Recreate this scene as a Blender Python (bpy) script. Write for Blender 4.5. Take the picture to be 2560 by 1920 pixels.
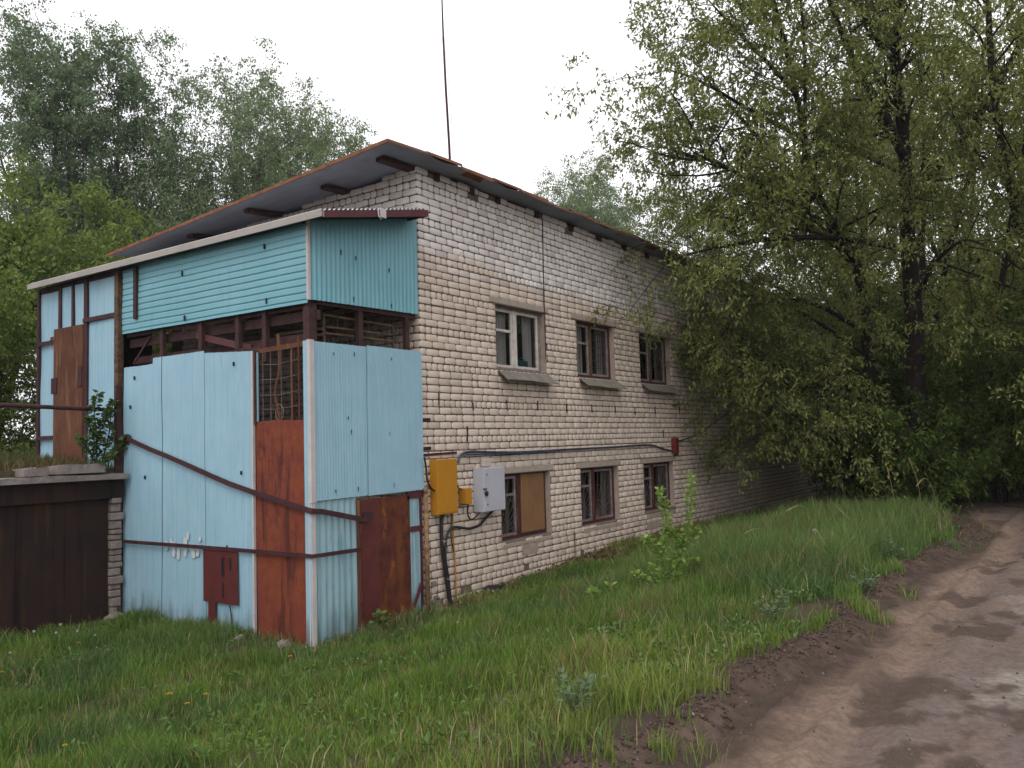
import bpy, math, random
import numpy as np
from mathutils import Matrix, Vector

# ------------------------------------------------------------------ camera, world, light
sc = bpy.context.scene
for o in list(bpy.data.objects): bpy.data.objects.remove(o)
cam_d = bpy.data.cameras.new('camera'); cam = bpy.data.objects.new('camera', cam_d)
sc.collection.objects.link(cam); sc.camera = cam
cam_d.sensor_width = 36.0; cam_d.lens = 29.91; cam_d.clip_start = 0.05; cam_d.clip_end = 2000
R_ = Vector((0.5671273, -0.82309826, -0.02959542)); U_ = Vector((-0.04014142, -0.06351254, 0.99717342)); F_ = Vector((0.82265138, 0.56433626, 0.06906003))
M = Matrix.Identity(4)
for i in range(3):
    M[i][0] = R_[i]; M[i][1] = U_[i]; M[i][2] = -F_[i]
M[0][3], M[1][3], M[2][3] = -8.6926, -7.4440, 2.2327
cam.matrix_world = M

SUN_EL, SUN_AZ = math.radians(52), math.radians(200)   # azimuth of the sun measured from +X, counter-clockwise
w = bpy.data.worlds.new("World"); sc.world = w; w.use_nodes = True
nt = w.node_tree; nt.nodes.clear()
sky = nt.nodes.new('ShaderNodeTexSky'); sky.sky_type = 'NISHITA'; sky.sun_disc = False
sky.sun_elevation = SUN_EL; sky.sun_rotation = math.pi/2 - SUN_AZ
sky.air_density = 1.0; sky.dust_density = 6.0; sky.ozone_density = 1.0
hs = nt.nodes.new('ShaderNodeHueSaturation'); hs.inputs['Saturation'].default_value = 0.12
mx = nt.nodes.new('ShaderNodeMix'); mx.data_type = 'RGBA'; mx.inputs['Factor'].default_value = 0.65
mx.inputs['B'].default_value = (13.2, 13.1, 13.6, 1)      # even overcast cloud deck
bg = nt.nodes.new('ShaderNodeBackground'); bg.inputs['Strength'].default_value = 0.15
wo = nt.nodes.new('ShaderNodeOutputWorld')
nt.links.new(sky.outputs[0], hs.inputs['Color']); nt.links.new(hs.outputs[0], mx.inputs['A'])
nt.links.new(mx.outputs['Result'], bg.inputs['Color']); nt.links.new(bg.outputs[0], wo.inputs['Surface'])
sun_d = bpy.data.lights.new('sun', 'SUN'); sun_d.energy = 0.6; sun_d.angle = math.radians(25); sun_d.color = (1, .97, .93)
sun = bpy.data.objects.new('sun', sun_d); sc.collection.objects.link(sun)
sd = Vector((math.cos(SUN_EL)*math.cos(SUN_AZ), math.cos(SUN_EL)*math.sin(SUN_AZ), math.sin(SUN_EL)))
sun.rotation_euler = sd.to_track_quat('Z', 'Y').to_euler()
sc.view_settings.view_transform = 'Standard'; sc.view_settings.look = 'None'
sc.view_settings.exposure = 0.0; sc.view_settings.gamma = 1.0
sc.render.engine = 'CYCLES'
sc.cycles.max_bounces = 6; sc.cycles.transparent_max_bounces = 12

rnd = random.Random(7)

# ------------------------------------------------------------------ helpers: noise
def _h(ix, iy, s):
    n = (ix*374761393 + iy*668265263 + s*1442695041) & 0x7fffffff
    n = ((n ^ (n >> 13))*1274126177) & 0x7fffffff
    return ((n ^ (n >> 16)) & 0xffff)/65535.0
def vnoise(x, y, s=0):
    x = np.asarray(x, float); y = np.asarray(y, float)
    ix = np.floor(x).astype(np.int64); iy = np.floor(y).astype(np.int64)
    fx = x-ix; fy = y-iy; fx = fx*fx*(3-2*fx); fy = fy*fy*(3-2*fy)
    a = _h(ix, iy, s); b = _h(ix+1, iy, s); c = _h(ix, iy+1, s); d = _h(ix+1, iy+1, s)
    return (a*(1-fx)+b*fx)*(1-fy)+(c*(1-fx)+d*fx)*fy
def fbm(x, y, s=0, o=4):
    r = 0; a = .5; t = 0
    for i in range(o):
        r = r+a*vnoise(np.asarray(x)*2**i, np.asarray(y)*2**i, s+i*17); t += a; a *= .5
    return r/t
def sstep(a, b, x):
    t = np.clip((np.asarray(x, float)-a)/(b-a), 0, 1); return t*t*(3-2*t)

# ------------------------------------------------------------------ helpers: materials
K0 = .70
def mat(name, base, rough=.8, spec=.3, metal=0.0, noise=None, streak=None, bump=None, attr=None, blot=None, trans=None, grime=None):
    """noise=(scale, colour2, amount)  streak=(colour, amount, xyscale, zscale)  blot=(colour, scale, lo, hi)  bump=(scale, strength, zstretch)"""
    if not attr:
        kc = lambda c: tuple(v*K0 for v in c)
        base = kc(base); AL = lambda q: [] if q is None else (q if isinstance(q, list) else [q])
        noise = [(a, kc(b), c) for a, b, c in AL(noise)]; streak = [(kc(a), *q) for a, *q in AL(streak)]; blot = [(kc(a), *q) for a, *q in AL(blot)]
    m = bpy.data.materials.new(name); m.use_nodes = True; t = m.node_tree; N = t.nodes; L = t.links
    p = N['Principled BSDF']; p.inputs['Roughness'].default_value = rough; p.inputs['Specular IOR Level'].default_value = spec
    p.inputs['Metallic'].default_value = metal
    geo = N.new('ShaderNodeNewGeometry')
    if attr:
        a = N.new('ShaderNodeAttribute'); a.attribute_name = attr; col = a.outputs['Color']
    else:
        c = N.new('ShaderNodeRGB'); c.outputs[0].default_value = (*base, 1); col = c.outputs[0]
    def mapped(sx, sz):
        mp = N.new('ShaderNodeVectorMath'); mp.operation = 'MULTIPLY'; mp.inputs[1].default_value = (sx, sx, sz)
        L.new(geo.outputs['Position'], mp.inputs[0]); return mp.outputs[0]
    def ntex(vec, scale, detail=6, rg=.6):
        n = N.new('ShaderNodeTexNoise'); n.inputs['Scale'].default_value = scale; n.inputs['Detail'].default_value = detail
        n.inputs['Roughness'].default_value = rg; L.new(vec, n.inputs['Vector']); return n.outputs['Fac']
    def ramp(fac, lo, hi):
        r = N.new('ShaderNodeMapRange'); r.inputs['From Min'].default_value = lo; r.inputs['From Max'].default_value = hi
        r.interpolation_type = 'SMOOTHSTEP'; L.new(fac, r.inputs['Value']); return r.outputs['Result']
    def mixc(fac, c1, c2, blend='MIX', k=1.0):
        x = N.new('ShaderNodeMix'); x.data_type = 'RGBA'; x.blend_type = blend
        if k != 1.0:
            mm = N.new('ShaderNodeMath'); mm.operation = 'MULTIPLY'; mm.inputs[1].default_value = k; L.new(fac, mm.inputs[0]); fac = mm.outputs[0]
        L.new(fac, x.inputs['Factor']); L.new(c1, x.inputs['A'])
        if isinstance(c2, tuple): x.inputs['B'].default_value = (*c2, 1)
        else: L.new(c2, x.inputs['B'])
        return x.outputs['Result']
    if noise:
        for (s_, c2, amt) in (noise if isinstance(noise, list) else [noise]):
            col = mixc(ramp(ntex(mapped(1, 1), s_), .35, .65), col, c2, k=amt)
    if streak:
        for (c2, amt, sx, sz, lo, hi) in (streak if isinstance(streak, list) else [streak]):
            col = mixc(ramp(ntex(mapped(sx, sz), 1.0, 4), lo, hi), col, c2, k=amt)
    if blot:
        for (c2, s_, lo, hi) in (blot if isinstance(blot, list) else [blot]):
            col = mixc(ramp(ntex(mapped(1, .6), s_, 8, .7), lo, hi), col, c2)
    if grime:      # splashed mud on the lowest part of the sheets, broken up by noise
        sp = N.new('ShaderNodeSeparateXYZ'); L.new(geo.outputs['Position'], sp.inputs[0])
        ad = N.new('ShaderNodeMath'); ad.operation = 'MULTIPLY_ADD'; L.new(ntex(mapped(7, 1.2), 1.0, 6), ad.inputs[0]); ad.inputs[1].default_value = -1.1; L.new(sp.outputs['Z'], ad.inputs[2])
        g_ = N.new('ShaderNodeMapRange'); g_.inputs['From Min'].default_value = grime[1]-.55; g_.inputs['From Max'].default_value = -.62; g_.interpolation_type = 'SMOOTHSTEP'; L.new(ad.outputs[0], g_.inputs['Value'])
        col = mixc(g_.outputs['Result'], col, tuple(v*K0 for v in grime[0]), k=.75)
    L.new(col, p.inputs['Base Color'])
    if bump:
        s_, st, zs = bump
        b = N.new('ShaderNodeBump'); b.inputs['Strength'].default_value = st; b.inputs['Distance'].default_value = .01
        L.new(ntex(mapped(1, zs), s_), b.inputs['Height']); L.new(b.outputs[0], p.inputs['Normal'])
    if trans:
        tr = N.new('ShaderNodeBsdfTranslucent'); mxs = N.new('ShaderNodeMixShader'); mxs.inputs[0].default_value = trans
        tc = mixc(ramp(ntex(mapped(1, 1), .7), 0, 1), col, (1.0, 1.0, .35), 'MULTIPLY', .55)
        L.new(tc, tr.inputs['Color']); L.new(p.outputs[0], mxs.inputs[1]); L.new(tr.outputs[0], mxs.inputs[2])
        L.new(mxs.outputs[0], N['Material Output'].inputs['Surface'])
    return m

M_brick = mat('brick', (0, 0, 0), .92, .15, attr='col', noise=[(1.3, (.40, .32, .27), .22), (7, (.36, .29, .24), .25), (34, (.68, .60, .53), .28)], bump=(55, .5, 1), blot=[((.16, .12, .10), 2.2, .66, .80)])
M_mortar = mat('mortar', (.175, .128, .102), .95, .1, noise=(5, (.24, .18, .145), .7), bump=(60, .6, 1))
M_reveal = mat('reveal_render', (.50, .40, .33), .92, .1, noise=(6, (.36, .28, .23), .6), bump=(30, .5, 1))
M_lintel = mat('lintel_concrete', (.50, .42, .35), .92, .1, noise=(9, (.38, .31, .26), .6), bump=(40, .5, 1))
BL = (.365, .60, .74)
M_blue = mat('blue_sheet_paint', BL, .55, .35, noise=[(1.1, (.33, .545, .665), .7), (3.5, (.42, .63, .73), .5)], streak=[((.28, .49, .60), .6, 26, .9, .42, .75), ((.50, .69, .78), .45, 19, .5, .5, .8), ((.20, .15, .12), .5, 34, .9, .66, .78), ((.14, .22, .27), .6, 60, 2.0, .64, .76), ((.62, .70, .72), .5, 48, 1.2, .66, .78)], grime=((.13, .13, .10), .42), bump=(18, .18, .12))
M_teal = mat('teal_ribbed_paint', (.20, .48, .56), .5, .4, noise=[(1.6, (.26, .54, .62), .6)], streak=[((.18, .38, .44), .6, 16, .9, .5, .78)], bump=(14, .15, .3))
M_teal2 = mat('weathered_teal_paint', (.30, .48, .54), .6, .35, noise=[(3, (.38, .55, .61), .7)], streak=[((.10, .26, .32), .75, 30, 1.4, .5, .75), ((.50, .70, .76), .5, 35, 1.1, .58, .8)], grime=((.10, .12, .09), .42), bump=(20, .3, .15))
M_rust = mat('rusty_orange_steel', (.235, .055, .030), .85, .2, noise=[(2.2, (.19, .043, .030), .9), (9, (.30, .085, .032), .5)], streak=[((.065, .022, .020), .75, 6.5, .8, .54, .68), ((.05, .018, .018), .6, 14, 1.6, .62, .72)], blot=[((.075, .024, .022), 3.0, .60, .70), ((.34, .14, .04), 6, .62, .72)], bump=(40, .5, .6))
M_door = mat('dark_red_rusted_door', (.125, .024, .016), .7, .3, noise=[(2.5, (.055, .013, .011), .8), (7, (.20, .055, .016), .5)], streak=[((.20, .065, .014), .7, 11, 1.6, .50, .66)], blot=[((.33, .12, .02), 5.5, .57, .70), ((.035, .010, .010), 2.2, .54, .64)], bump=(40, .4, 1))
M_doorA = mat('dark_red_paint', (.135, .028, .026), .6, .35, noise=[(6, (.10, .02, .018), .8)], blot=[((.22, .07, .03), 7, .64, .72)], bump=(40, .3, 1))
M_brown = mat('brown_rust_sheet', (.165, .068, .036), .85, .2, noise=[(2.4, (.10, .038, .024), .8)], streak=[((.27, .14, .06), .8, 11, 1.2, .53, .68), ((.05, .018, .014), .8, 8, .7, .55, .7)], bump=(40, .4, .6))
M_bar = mat('dark_bar_steel', (.050, .017, .022), .7, .3, noise=(8, (.085, .030, .03), .7), bump=(50, .4, 1))
M_strip = mat('off_white_trim', (.66, .60, .58), .6, .35, noise=(9, (.50, .46, .45), .5), blot=[((.12, .08, .07), 9, .68, .76)], bump=(30, .2, 1))
M_fascia = mat('beige_fascia', (.47, .42, .38), .6, .35, noise=(3, (.36, .33, .31), .6), bump=(20, .2, 1))
M_maroon = mat('maroon_fascia', (.095, .022, .03), .6, .35, noise=(5, (.13, .03, .035), .7))
M_under = mat('grey_roof_sheet', (.30, .35, .43), .6, .35, noise=(2, (.22, .25, .31), .7), bump=(10, .3, 1))
M_eave = mat('orange_rust_eave', (.30, .135, .075), .85, .2, noise=(7, (.19, .07, .045), .8), bump=(30, .6, 1))
M_wood = mat('dark_timber', (.060, .030, .030), .85, .15, noise=(9, (.10, .055, .05), .7), bump=(25, .5, .3))
M_wood2 = mat('peeling_timber', (.17, .115, .07), .85, .15, noise=(12, (.075, .04, .03), .9), bump=(30, .5, .3))
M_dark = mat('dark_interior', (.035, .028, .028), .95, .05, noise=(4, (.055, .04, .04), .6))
M_gar = mat('dark_rusted_gate', (.030, .019, .018), .9, .12, noise=[(1.6, (.050, .026, .019), .8)], streak=[((.085, .045, .018), .8, 5, .35, .55, .70), ((.014, .009, .010), .8, 12, .3, .5, .7)], bump=(30, .4, .3))
M_conc = mat('old_concrete', (.30, .25, .23), .95, .1, noise=[(5, (.19, .155, .14), .8), (28, (.40, .35, .32), .4)], bump=(25, .9, 1))
M_yel = mat('ochre_paint', (.56, .245, .012), .5, .4, noise=(5, (.50, .21, .010), .6), blot=[((.33, .14, .01), 14, .66, .76)], bump=(20, .08, 1))
M_grey = mat('light_grey_enamel', (.56, .56, .62), .4, .45, noise=(3, (.50, .50, .56), .6))
M_daub = mat('chalky_paint', (.66, .70, .72), .8, .2)
M_steel = mat('dark_lock_steel', (.10, .07, .09), .4, .5, metal=.5)
M_beige = mat('beige_plastic', (.60, .50, .42), .5, .4)
M_cable = mat('black_cable', (.022, .016, .022), .5, .4)
M_cableb = mat('blue_black_conduit', (.035, .042, .085), .4, .5, noise=(12, (.08, .09, .14), .5))
M_red = mat('red_paint_box', (.20, .022, .02), .6, .35, noise=(15, (.14, .015, .014), .7))
M_post = mat('flaking_yellow_pipe', (.36, .22, .11), .8, .2, noise=(16, (.14, .07, .04), .8), bump=(40, .5, .5))
M_ply = mat('plywood_board', (.30, .155, .065), .8, .2, noise=(3, (.22, .12, .065), .8), streak=((.17, .09, .05), .5, 30, 1, .5, .8))
M_frame = mat('dark_red_frame', (.105, .024, .022), .65, .3, noise=(14, (.05, .018, .018), .7))
M_framew = mat('worn_pale_frame', (.78, .72, .66), .7, .3, noise=(14, (.50, .42, .37), .6))
M_frameg = mat('weathered_grey_frame', (.34, .29, .275), .8, .2, noise=(14, (.17, .13, .12), .7))
M_sill = mat('weathered_sill', (.27, .245, .205), .8, .25, noise=(6, (.18, .16, .13), .7), bump=(20, .3, 1))
M_curt = mat('grey_curtain', (.62, .58, .54), .9, .1, streak=((.36, .33, .31), .8, 40, .5, .45, .7))
M_grille = mat('grille_bar', (.20, .15, .135), .7, .3, noise=(20, (.12, .08, .07), .7))
M_radio = mat('teal_plastic', (.03, .10, .12), .5, .4)
M_bark = mat('dark_bark', (.045, .033, .030), .95, .1, noise=(9, (.022, .016, .016), .8), bump=(18, 1, .3))
M_bark2 = mat('grey_birch_bark', (.16, .15, .14), .9, .1, noise=(5, (.04, .04, .04), .9), bump=(18, .6, 1))
M_leafm = mat('maple_leaves', (0, 0, 0), .7, .18, attr='col', trans=.42)
M_leafb = mat('birch_leaves', (0, 0, 0), .6, .3, attr='col', trans=.35)
M_grass = mat('grass_blades', (0, 0, 0), .85, .08, attr='col', trans=.25)
M_soil = mat('soil', (0, 0, 0), .95, .1, attr='col', noise=[(24, (.04, .028, .022), .40), (7, (.15, .11, .085), .12), (90, (.20, .16, .13), .14)], bump=(60, 1.0, 1))
M_stone = mat('pale_rubble', (.34, .28, .25), .95, .1, noise=(12, (.22, .17, .15), .7), bump=(30, .7, 1))
M_flow = mat('yellow_petals', (.65, .36, .01), .7, .2); M_puff = mat('white_seed_head', (.55, .52, .50), .9, .1); M_stem = mat('green_stem', (.10, .15, .05), .7, .2)
M_straw = mat('dry_straw', (.34, .23, .13), .8, .2)

def glass_mat():
    m = bpy.data.materials.new('window_glass'); m.use_nodes = True; t = m.node_tree; t.nodes.clear()
    tr = t.nodes.new('ShaderNodeBsdfTransparent'); tr.inputs[0].default_value = (.62, .64, .66, 1)
    gl = t.nodes.new('ShaderNodeBsdfGlossy'); gl.inputs['Roughness'].default_value = .06
    mxx = t.nodes.new('ShaderNodeMixShader'); mxx.inputs[0].default_value = .11
    o = t.nodes.new('ShaderNodeOutputMaterial')
    t.links.new(tr.outputs[0], mxx.inputs[1]); t.links.new(gl.outputs[0], mxx.inputs[2]); t.links.new(mxx.outputs[0], o.inputs[0])
    return m
M_glass = glass_mat()

# ------------------------------------------------------------------ helpers: objects
COL = sc.collection
def loc_of(o): return Vector(o.get('_w', (0, 0, 0)))
def thing(name, label, cat, loc, group=None):
    o = bpy.data.objects.new(name, None); COL.objects.link(o); o.location = loc; o.empty_display_size = .2
    o['label'] = label; o['category'] = cat
    if group: o['group'] = group
    o['_w'] = tuple(loc); return o
def tag(o, label, cat, group=None):
    o['label'] = label; o['category'] = cat
    if group: o['group'] = group
    return o
def struct(o, kind='structure'): o['kind'] = kind; return o
def mesh_obj(name, V, Fc, m, parent=None, origin=None, smooth=False, col=None, counts=None):
    """V (n,3) in world space; Fc list of faces or (flat_index, counts) for numpy."""
    V = np.asarray(V, dtype=np.float64).reshape(-1, 3)
    if parent is not None: org = np.array(parent['_w'])
    elif origin is not None: org = np.array(origin, float)
    else: org = np.zeros(3)
    me = bpy.data.meshes.new(name)
    if counts is None:
        me.from_pydata([tuple(v) for v in (V-org)], [], Fc)
    else:
        me.vertices.add(len(V)); me.vertices.foreach_set('co', (V-org).astype(np.float32).ravel())
        me.loops.add(len(Fc)); me.loops.foreach_set('vertex_index', np.asarray(Fc, dtype=np.int32))
        me.polygons.add(len(counts)); st = np.concatenate([[0], np.cumsum(counts)[:-1]]).astype(np.int32)
        me.polygons.foreach_set('loop_start', st)
        try: me.polygons.foreach_set('loop_total', np.asarray(counts, dtype=np.int32))
        except Exception: pass
        me.update(calc_edges=True); me.validate()
    me.materials.append(m)
    if col is not None:
        a = me.color_attributes.new('col', 'FLOAT_COLOR', 'POINT')
        c = np.ones((len(V), 4), dtype=np.float32); c[:, :3] = col; a.data.foreach_set('color', c.ravel())
    if smooth: me.polygons.foreach_set('use_smooth', [True]*len(me.polygons))
    o = bpy.data.objects.new(name, me); COL.objects.link(o)
    if parent is not None:
        o.parent = parent
        o['_w'] = tuple(parent['_w'])
    else:
        o.location = org; o['_w'] = tuple(org)
    return o

class MB:
    def __init__(s): s.v = []; s.f = []
    def add(s, v, f):
        n = len(s.v); s.v += [tuple(map(float, p)) for p in v]; s.f += [tuple(i+n for i in q) for q in f]; return s
    def box(s, x0, x1, y0, y1, z0, z1, c=0.0):
        x0, x1 = sorted((x0, x1)); y0, y1 = sorted((y0, y1)); z0, z1 = sorted((z0, z1))
        if c <= 0:
            v = [(x, y, z) for z in (z0, z1) for y in (y0, y1) for x in (x0, x1)]
            return s.add(v, [(0, 2, 3, 1), (4, 5, 7, 6), (0, 1, 5, 4), (2, 6, 7, 3), (0, 4, 6, 2), (1, 3, 7, 5)])
        bm = __import__('bmesh').new()
        import bmesh
        r = bmesh.ops.create_cube(bm, size=1)
        for q in bm.verts:
            q.co = Vector(((x0+x1)/2+q.co.x*(x1-x0), (y0+y1)/2+q.co.y*(y1-y0), (z0+z1)/2+q.co.z*(z1-z0)))
        bmesh.ops.bevel(bm, geom=list(bm.edges), offset=c, segments=2, profile=.5, affect='EDGES')
        bm.verts.index_update(); v = [tuple(q.co) for q in bm.verts]; f = [tuple(q.index for q in fc.verts) for fc in bm.faces]; bm.free()
        return s.add(v, f)
    def beam(s, p, q, wx, wz, up=(0, 0, 1)):
        p = Vector(p); q = Vector(q); d = (q-p).normalized(); up = Vector(up)
        a = d.cross(up)
        if a.length < 1e-3: a = d.cross(Vector((1, 0, 0)))
        a.normalize(); b = a.cross(d); v = []
        for c in (p, q):
            for i, j in ((-1, -1), (1, -1), (1, 1), (-1, 1)): v.append(c+a*i*wx/2+b*j*wz/2)
        return s.add(v, [(0, 1, 2, 3), (7, 6, 5, 4), (0, 4, 5, 1), (1, 5, 6, 2), (2, 6, 7, 3), (3, 7, 4, 0)])
    def tube(s, pts, r, n=8, cap=True):
        pts = [Vector(p) for p in pts]; k = len(pts); rs = r if isinstance(r, (list, tuple)) else [r]*k
        base = len(s.v); prev = None
        for i, p in enumerate(pts):
            d = (pts[min(i+1, k-1)]-pts[max(i-1, 0)]).normalized()
            a = d.cross(Vector((0, 0, 1))) if prev is None else prev-d*prev.dot(d)
            if a.length < 1e-3: a = d.cross(Vector((1, 0, 0)))
            a.normalize(); prev = a; b = d.cross(a)
            for j in range(n):
                t = 2*math.pi*j/n; s.v.append(tuple(p+(a*math.cos(t)+b*math.sin(t))*rs[i]))
        for i in range(k-1):
            for j in range(n):
                s.f.append((base+i*n+j, base+i*n+(j+1) % n, base+(i+1)*n+(j+1) % n, base+(i+1)*n+j))
        if cap:
            s.f.append(tuple(base+j for j in range(n))[::-1]); s.f.append(tuple(base+(k-1)*n+j for j in range(n)))
        return s
    def band(s, pts, nrm, wdt, th):
        """flat bar following pts, width across, thickness along nrm(list)"""
        pts = [Vector(p) for p in pts]; base = len(s.v); k = len(pts)
        for i, p in enumerate(pts):
            d = (pts[min(i+1, k-1)]-pts[max(i-1, 0)]).normalized(); n = Vector(nrm[i]).normalized(); a = n.cross(d).normalized()
            for u, t in ((-1, 0), (1, 0), (1, 1), (-1, 1)): s.v.append(tuple(p+a*u*wdt/2+n*t*th))
        for i in range(k-1):
            for j in range(4):
                s.f.append((base+i*4+j, base+i*4+(j+1) % 4, base+(i+1)*4+(j+1) % 4, base+(i+1)*4+j))
        s.f.append((base+3, base+2, base+1, base)); s.f.append(tuple(base+(k-1)*4+j for j in range(4)))
        return s
    def build(s, name, m, parent=None, origin=None, smooth=False):
        return mesh_obj(name, s.v, s.f, m, parent, origin, smooth)
def smooth_path(pts, n=6):
    pts = [Vector(p) for p in pts]; P = [pts[0]]+pts+[pts[-1]]; out = []
    for i in range(1, len(P)-2):
        for k in range(n):
            t = k/n; a, b, c, d = P[i-1], P[i], P[i+1], P[i+2]
            out.append(.5*((2*b)+(-a+c)*t+(2*a-5*b+4*c-d)*t*t+(-a+3*b-3*c+d)*t**3))
    out.append(pts[-1]); return out

# ------------------------------------------------------------------ terrain
def H(x, y):
    x = np.asarray(x, float); y = np.asarray(y, float)
    t = sstep(0, 1, -y/5.4)
    wb = .27*np.clip(x/5.0, 0, 1)+.02
    left = -.06*sstep(-2, -6, x)
    h = (wb+left)*(1-t)+.62*t
    h = h+.05*(fbm(x*.8, y*.8, 3)-.5)*sstep(6.2, 4.5, -y)
    h = np.where(y > 0, np.where(x > -1.9, .02, .02+left+.04*(fbm(x, y, 4)-.5)), h)
    back = sstep(3.84, 3.90, y)
    h = h*(1-back)+back*(2.06+.10*(fbm(x*.7, y*.7, 9)-.5)+.02*np.clip(y-4, 0, 30))
    h = np.where((y < -5.75+1.5*sstep(6.2, 12.5, x)), .50, h)
    return h
ax = np.concatenate([[-400, -200, -100, -60, -40, -28, -20, -15, -12], np.arange(-10, 15, .09), [15.5, 17, 19, 22, 26, 31, 38, 50, 70, 100, 200, 400]])
ay = np.concatenate([[-400, -200, -100, -50, -30, -20, -14, -10, -8, -7], np.arange(-6.2, 3.8, .08), [3.80, 3.84, 3.86, 3.88, 3.90, 3.95], np.arange(4.1, 9, .2), [10, 12, 15, 19, 24, 30, 38, 50, 70, 100, 200, 400]])
def grid_obj(name, ax, ay, hf, colf, m, smooth=True):
    X, Y = np.meshgrid(ax, ay, indexing='ij'); Z = hf(X, Y); V = np.stack([X, Y, Z], -1).reshape(-1, 3)
    nx, ny = len(ax), len(ay); I = np.arange(nx*ny).reshape(nx, ny)
    q = np.stack([I[:-1, :-1], I[1:, :-1], I[1:, 1:], I[:-1, 1:]], -1).reshape(-1, 4)
    return mesh_obj(name, V, q.ravel(), m, smooth=smooth, col=colf(X, Y).reshape(-1, 3), counts=np.full(len(q), 4))
def lerp3(a, b, t): return np.asarray(a)*(1-t[..., None])+np.asarray(b)*t[..., None]
def gcol(X, Y):
    n = fbm(X*1.7, Y*1.7, 21); c = lerp3((.035, .034, .017), (.07, .052, .034), sstep(.4, .65, n))
    c = lerp3(c, (.075, .05, .036), sstep(.55, .75, fbm(X*3, Y*3, 33))*.8)
    e = sstep(-4.9, -5.3, Y-1.5*sstep(6.2, 12.5, X)+.35*(fbm(X*.9, Y*0, 5)-.5)+.028*np.clip(X+5, 0, 20)); c = lerp3(c, (.042, .029, .023), e)
    return c
struct(grid_obj('ground', ax, ay, H, gcol, M_soil))

EDGE = lambda X: -5.22-.028*np.clip(X+5, 0, 11)+1.5*sstep(6.2, 12.5, X)+.42*(fbm(X*.55, X*0, 71)-.5)+.16*(fbm(X*2.2, X*0, 72)-.5)
def road_h(X, Y):
    e = EDGE(X); d = e-Y                                   # metres into the road
    berm = .085*np.exp(-((d-.16)/.17)**2)*(.4+1.2*fbm(X*2.5, Y*2.5, 51))
    clod = .06*(fbm(X*6, Y*6, 52, 3)-.45)*sstep(-.2, .02, d)*sstep(.62, .30, d)+.035*(fbm(X*17, Y*17, 56, 2)-.45)*sstep(-.2, .02, d)*sstep(.62, .30, d)
    yy = Y+.05*np.sin(X*.6)
    rut = -.030*np.exp(-((yy+6.28)/.13)**2)-.022*np.exp(-((yy+5.98)/.10)**2)+.03*np.exp(-((yy+6.12)/.06)**2)+.02*np.exp(-((yy+6.5)/.1)**2)-.05*np.exp(-((yy+7.9)/.2)**2)
    tread = .014*np.sin(X*38+14*yy)*(np.exp(-((yy+6.27)/.12)**2)+np.exp(-((yy+5.97)/.09)**2))*(vnoise(X*1.5, Y*1.5, 8) > .35)
    h = .60+berm+clod+rut+tread+.030*(fbm(X*1.1, Y*1.1, 53)-.5)+.020*(fbm(X*7, Y*7, 54, 5)-.5)+.008*(vnoise(X*19, Y*19, 57)-.5)
    slab = slabmask(X, Y); h = h+slab*.012
    return h-.34*sstep(.06, -.30, d)
def slabmask(X, Y):
    n = fbm(X*1.2, Y*1.2, 61)*.9+fbm(X*4, Y*4, 62)*.35
    a = sstep(1.3, .8, np.abs((X+2.3)/1.25)+np.abs((Y+7.35)/.95)+(n-.6)*1.6)
    b = sstep(1.1, .7, np.abs((X-.5)/1.3)+np.abs((Y+7.2)/.7)+(n-.6)*1.8)
    return np.maximum(a, b*.8)
def road_c(X, Y):
    e = EDGE(X); d = e-Y; n1 = fbm(X*.7, Y*1.6, 81); n2 = fbm(X*2.5, Y*5, 82); n3 = fbm(X*9, Y*9, 83)
    c = lerp3((.150, .110, .085), (.215, .155, .118), sstep(.35, .65, n1))                     # sand
    c = lerp3(c, (.150, .120, .110), sstep(.25, .9, d+.5*(n1-.5)-.35)*(.45+.5*sstep(.3, .6, n2)))   # grey wet middle
    c = lerp3(c, (.27, .19, .14), np.exp(-((d-.80-.10*np.sin(X*.7)-.25*(n2-.5))/.22)**2)*(.18+.38*sstep(.35, .6, n3))); c = lerp3(c, (.11, .085, .075), np.exp(-((d-1.02)/.05)**2)*.5*sstep(.4, .6, n2))
    c = lerp3(c, (.34, .315, .28), slabmask(X, Y)*.8*(.45+.45*sstep(.35, .6, fbm(X*7, Y*7, 89))))                                        # worn concrete slab
    c = lerp3(c, (.055, .040, .032), sstep(.57, .66, fbm(X*1.5+3, Y*2.4, 84)+.25*(n3-.5))*sstep(.5, .9, d)*.85)  # dark soil patches
    c = lerp3(c, (.034, .022, .018), sstep(.72, .46, d+.2*(n2-.5))*(.75+.25*sstep(.35, .6, n3)))    # berm soil
    c = lerp3(c, (.20, .135, .10), sstep(.60, .75, fbm(X*12, Y*12, 85))*.35*sstep(.6, .3, d))
    c = lerp3(c, (.05, .036, .03), sstep(.5, .72, fbm(X*22, Y*22, 87))*.45*sstep(.9, .45, d)); c = c*(.80+.25*fbm(X*5, Y*5, 88)[..., None])
    return c*np.array((1.0, .955, .945))
rx = np.concatenate([[-60, -40, -25, -15, -12, -10.5], np.arange(-9.5, 9, .033), np.arange(9, 16, .15), [17, 20, 25, 32, 42, 60]])
ry = np.concatenate([[-13, -12, -11, -10, -9.4], np.arange(-9.2, -4.7, .03), np.arange(-4.7, -3.0, .1)])
struct(grid_obj('road', rx, ry, road_h, road_c, M_soil))

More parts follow.
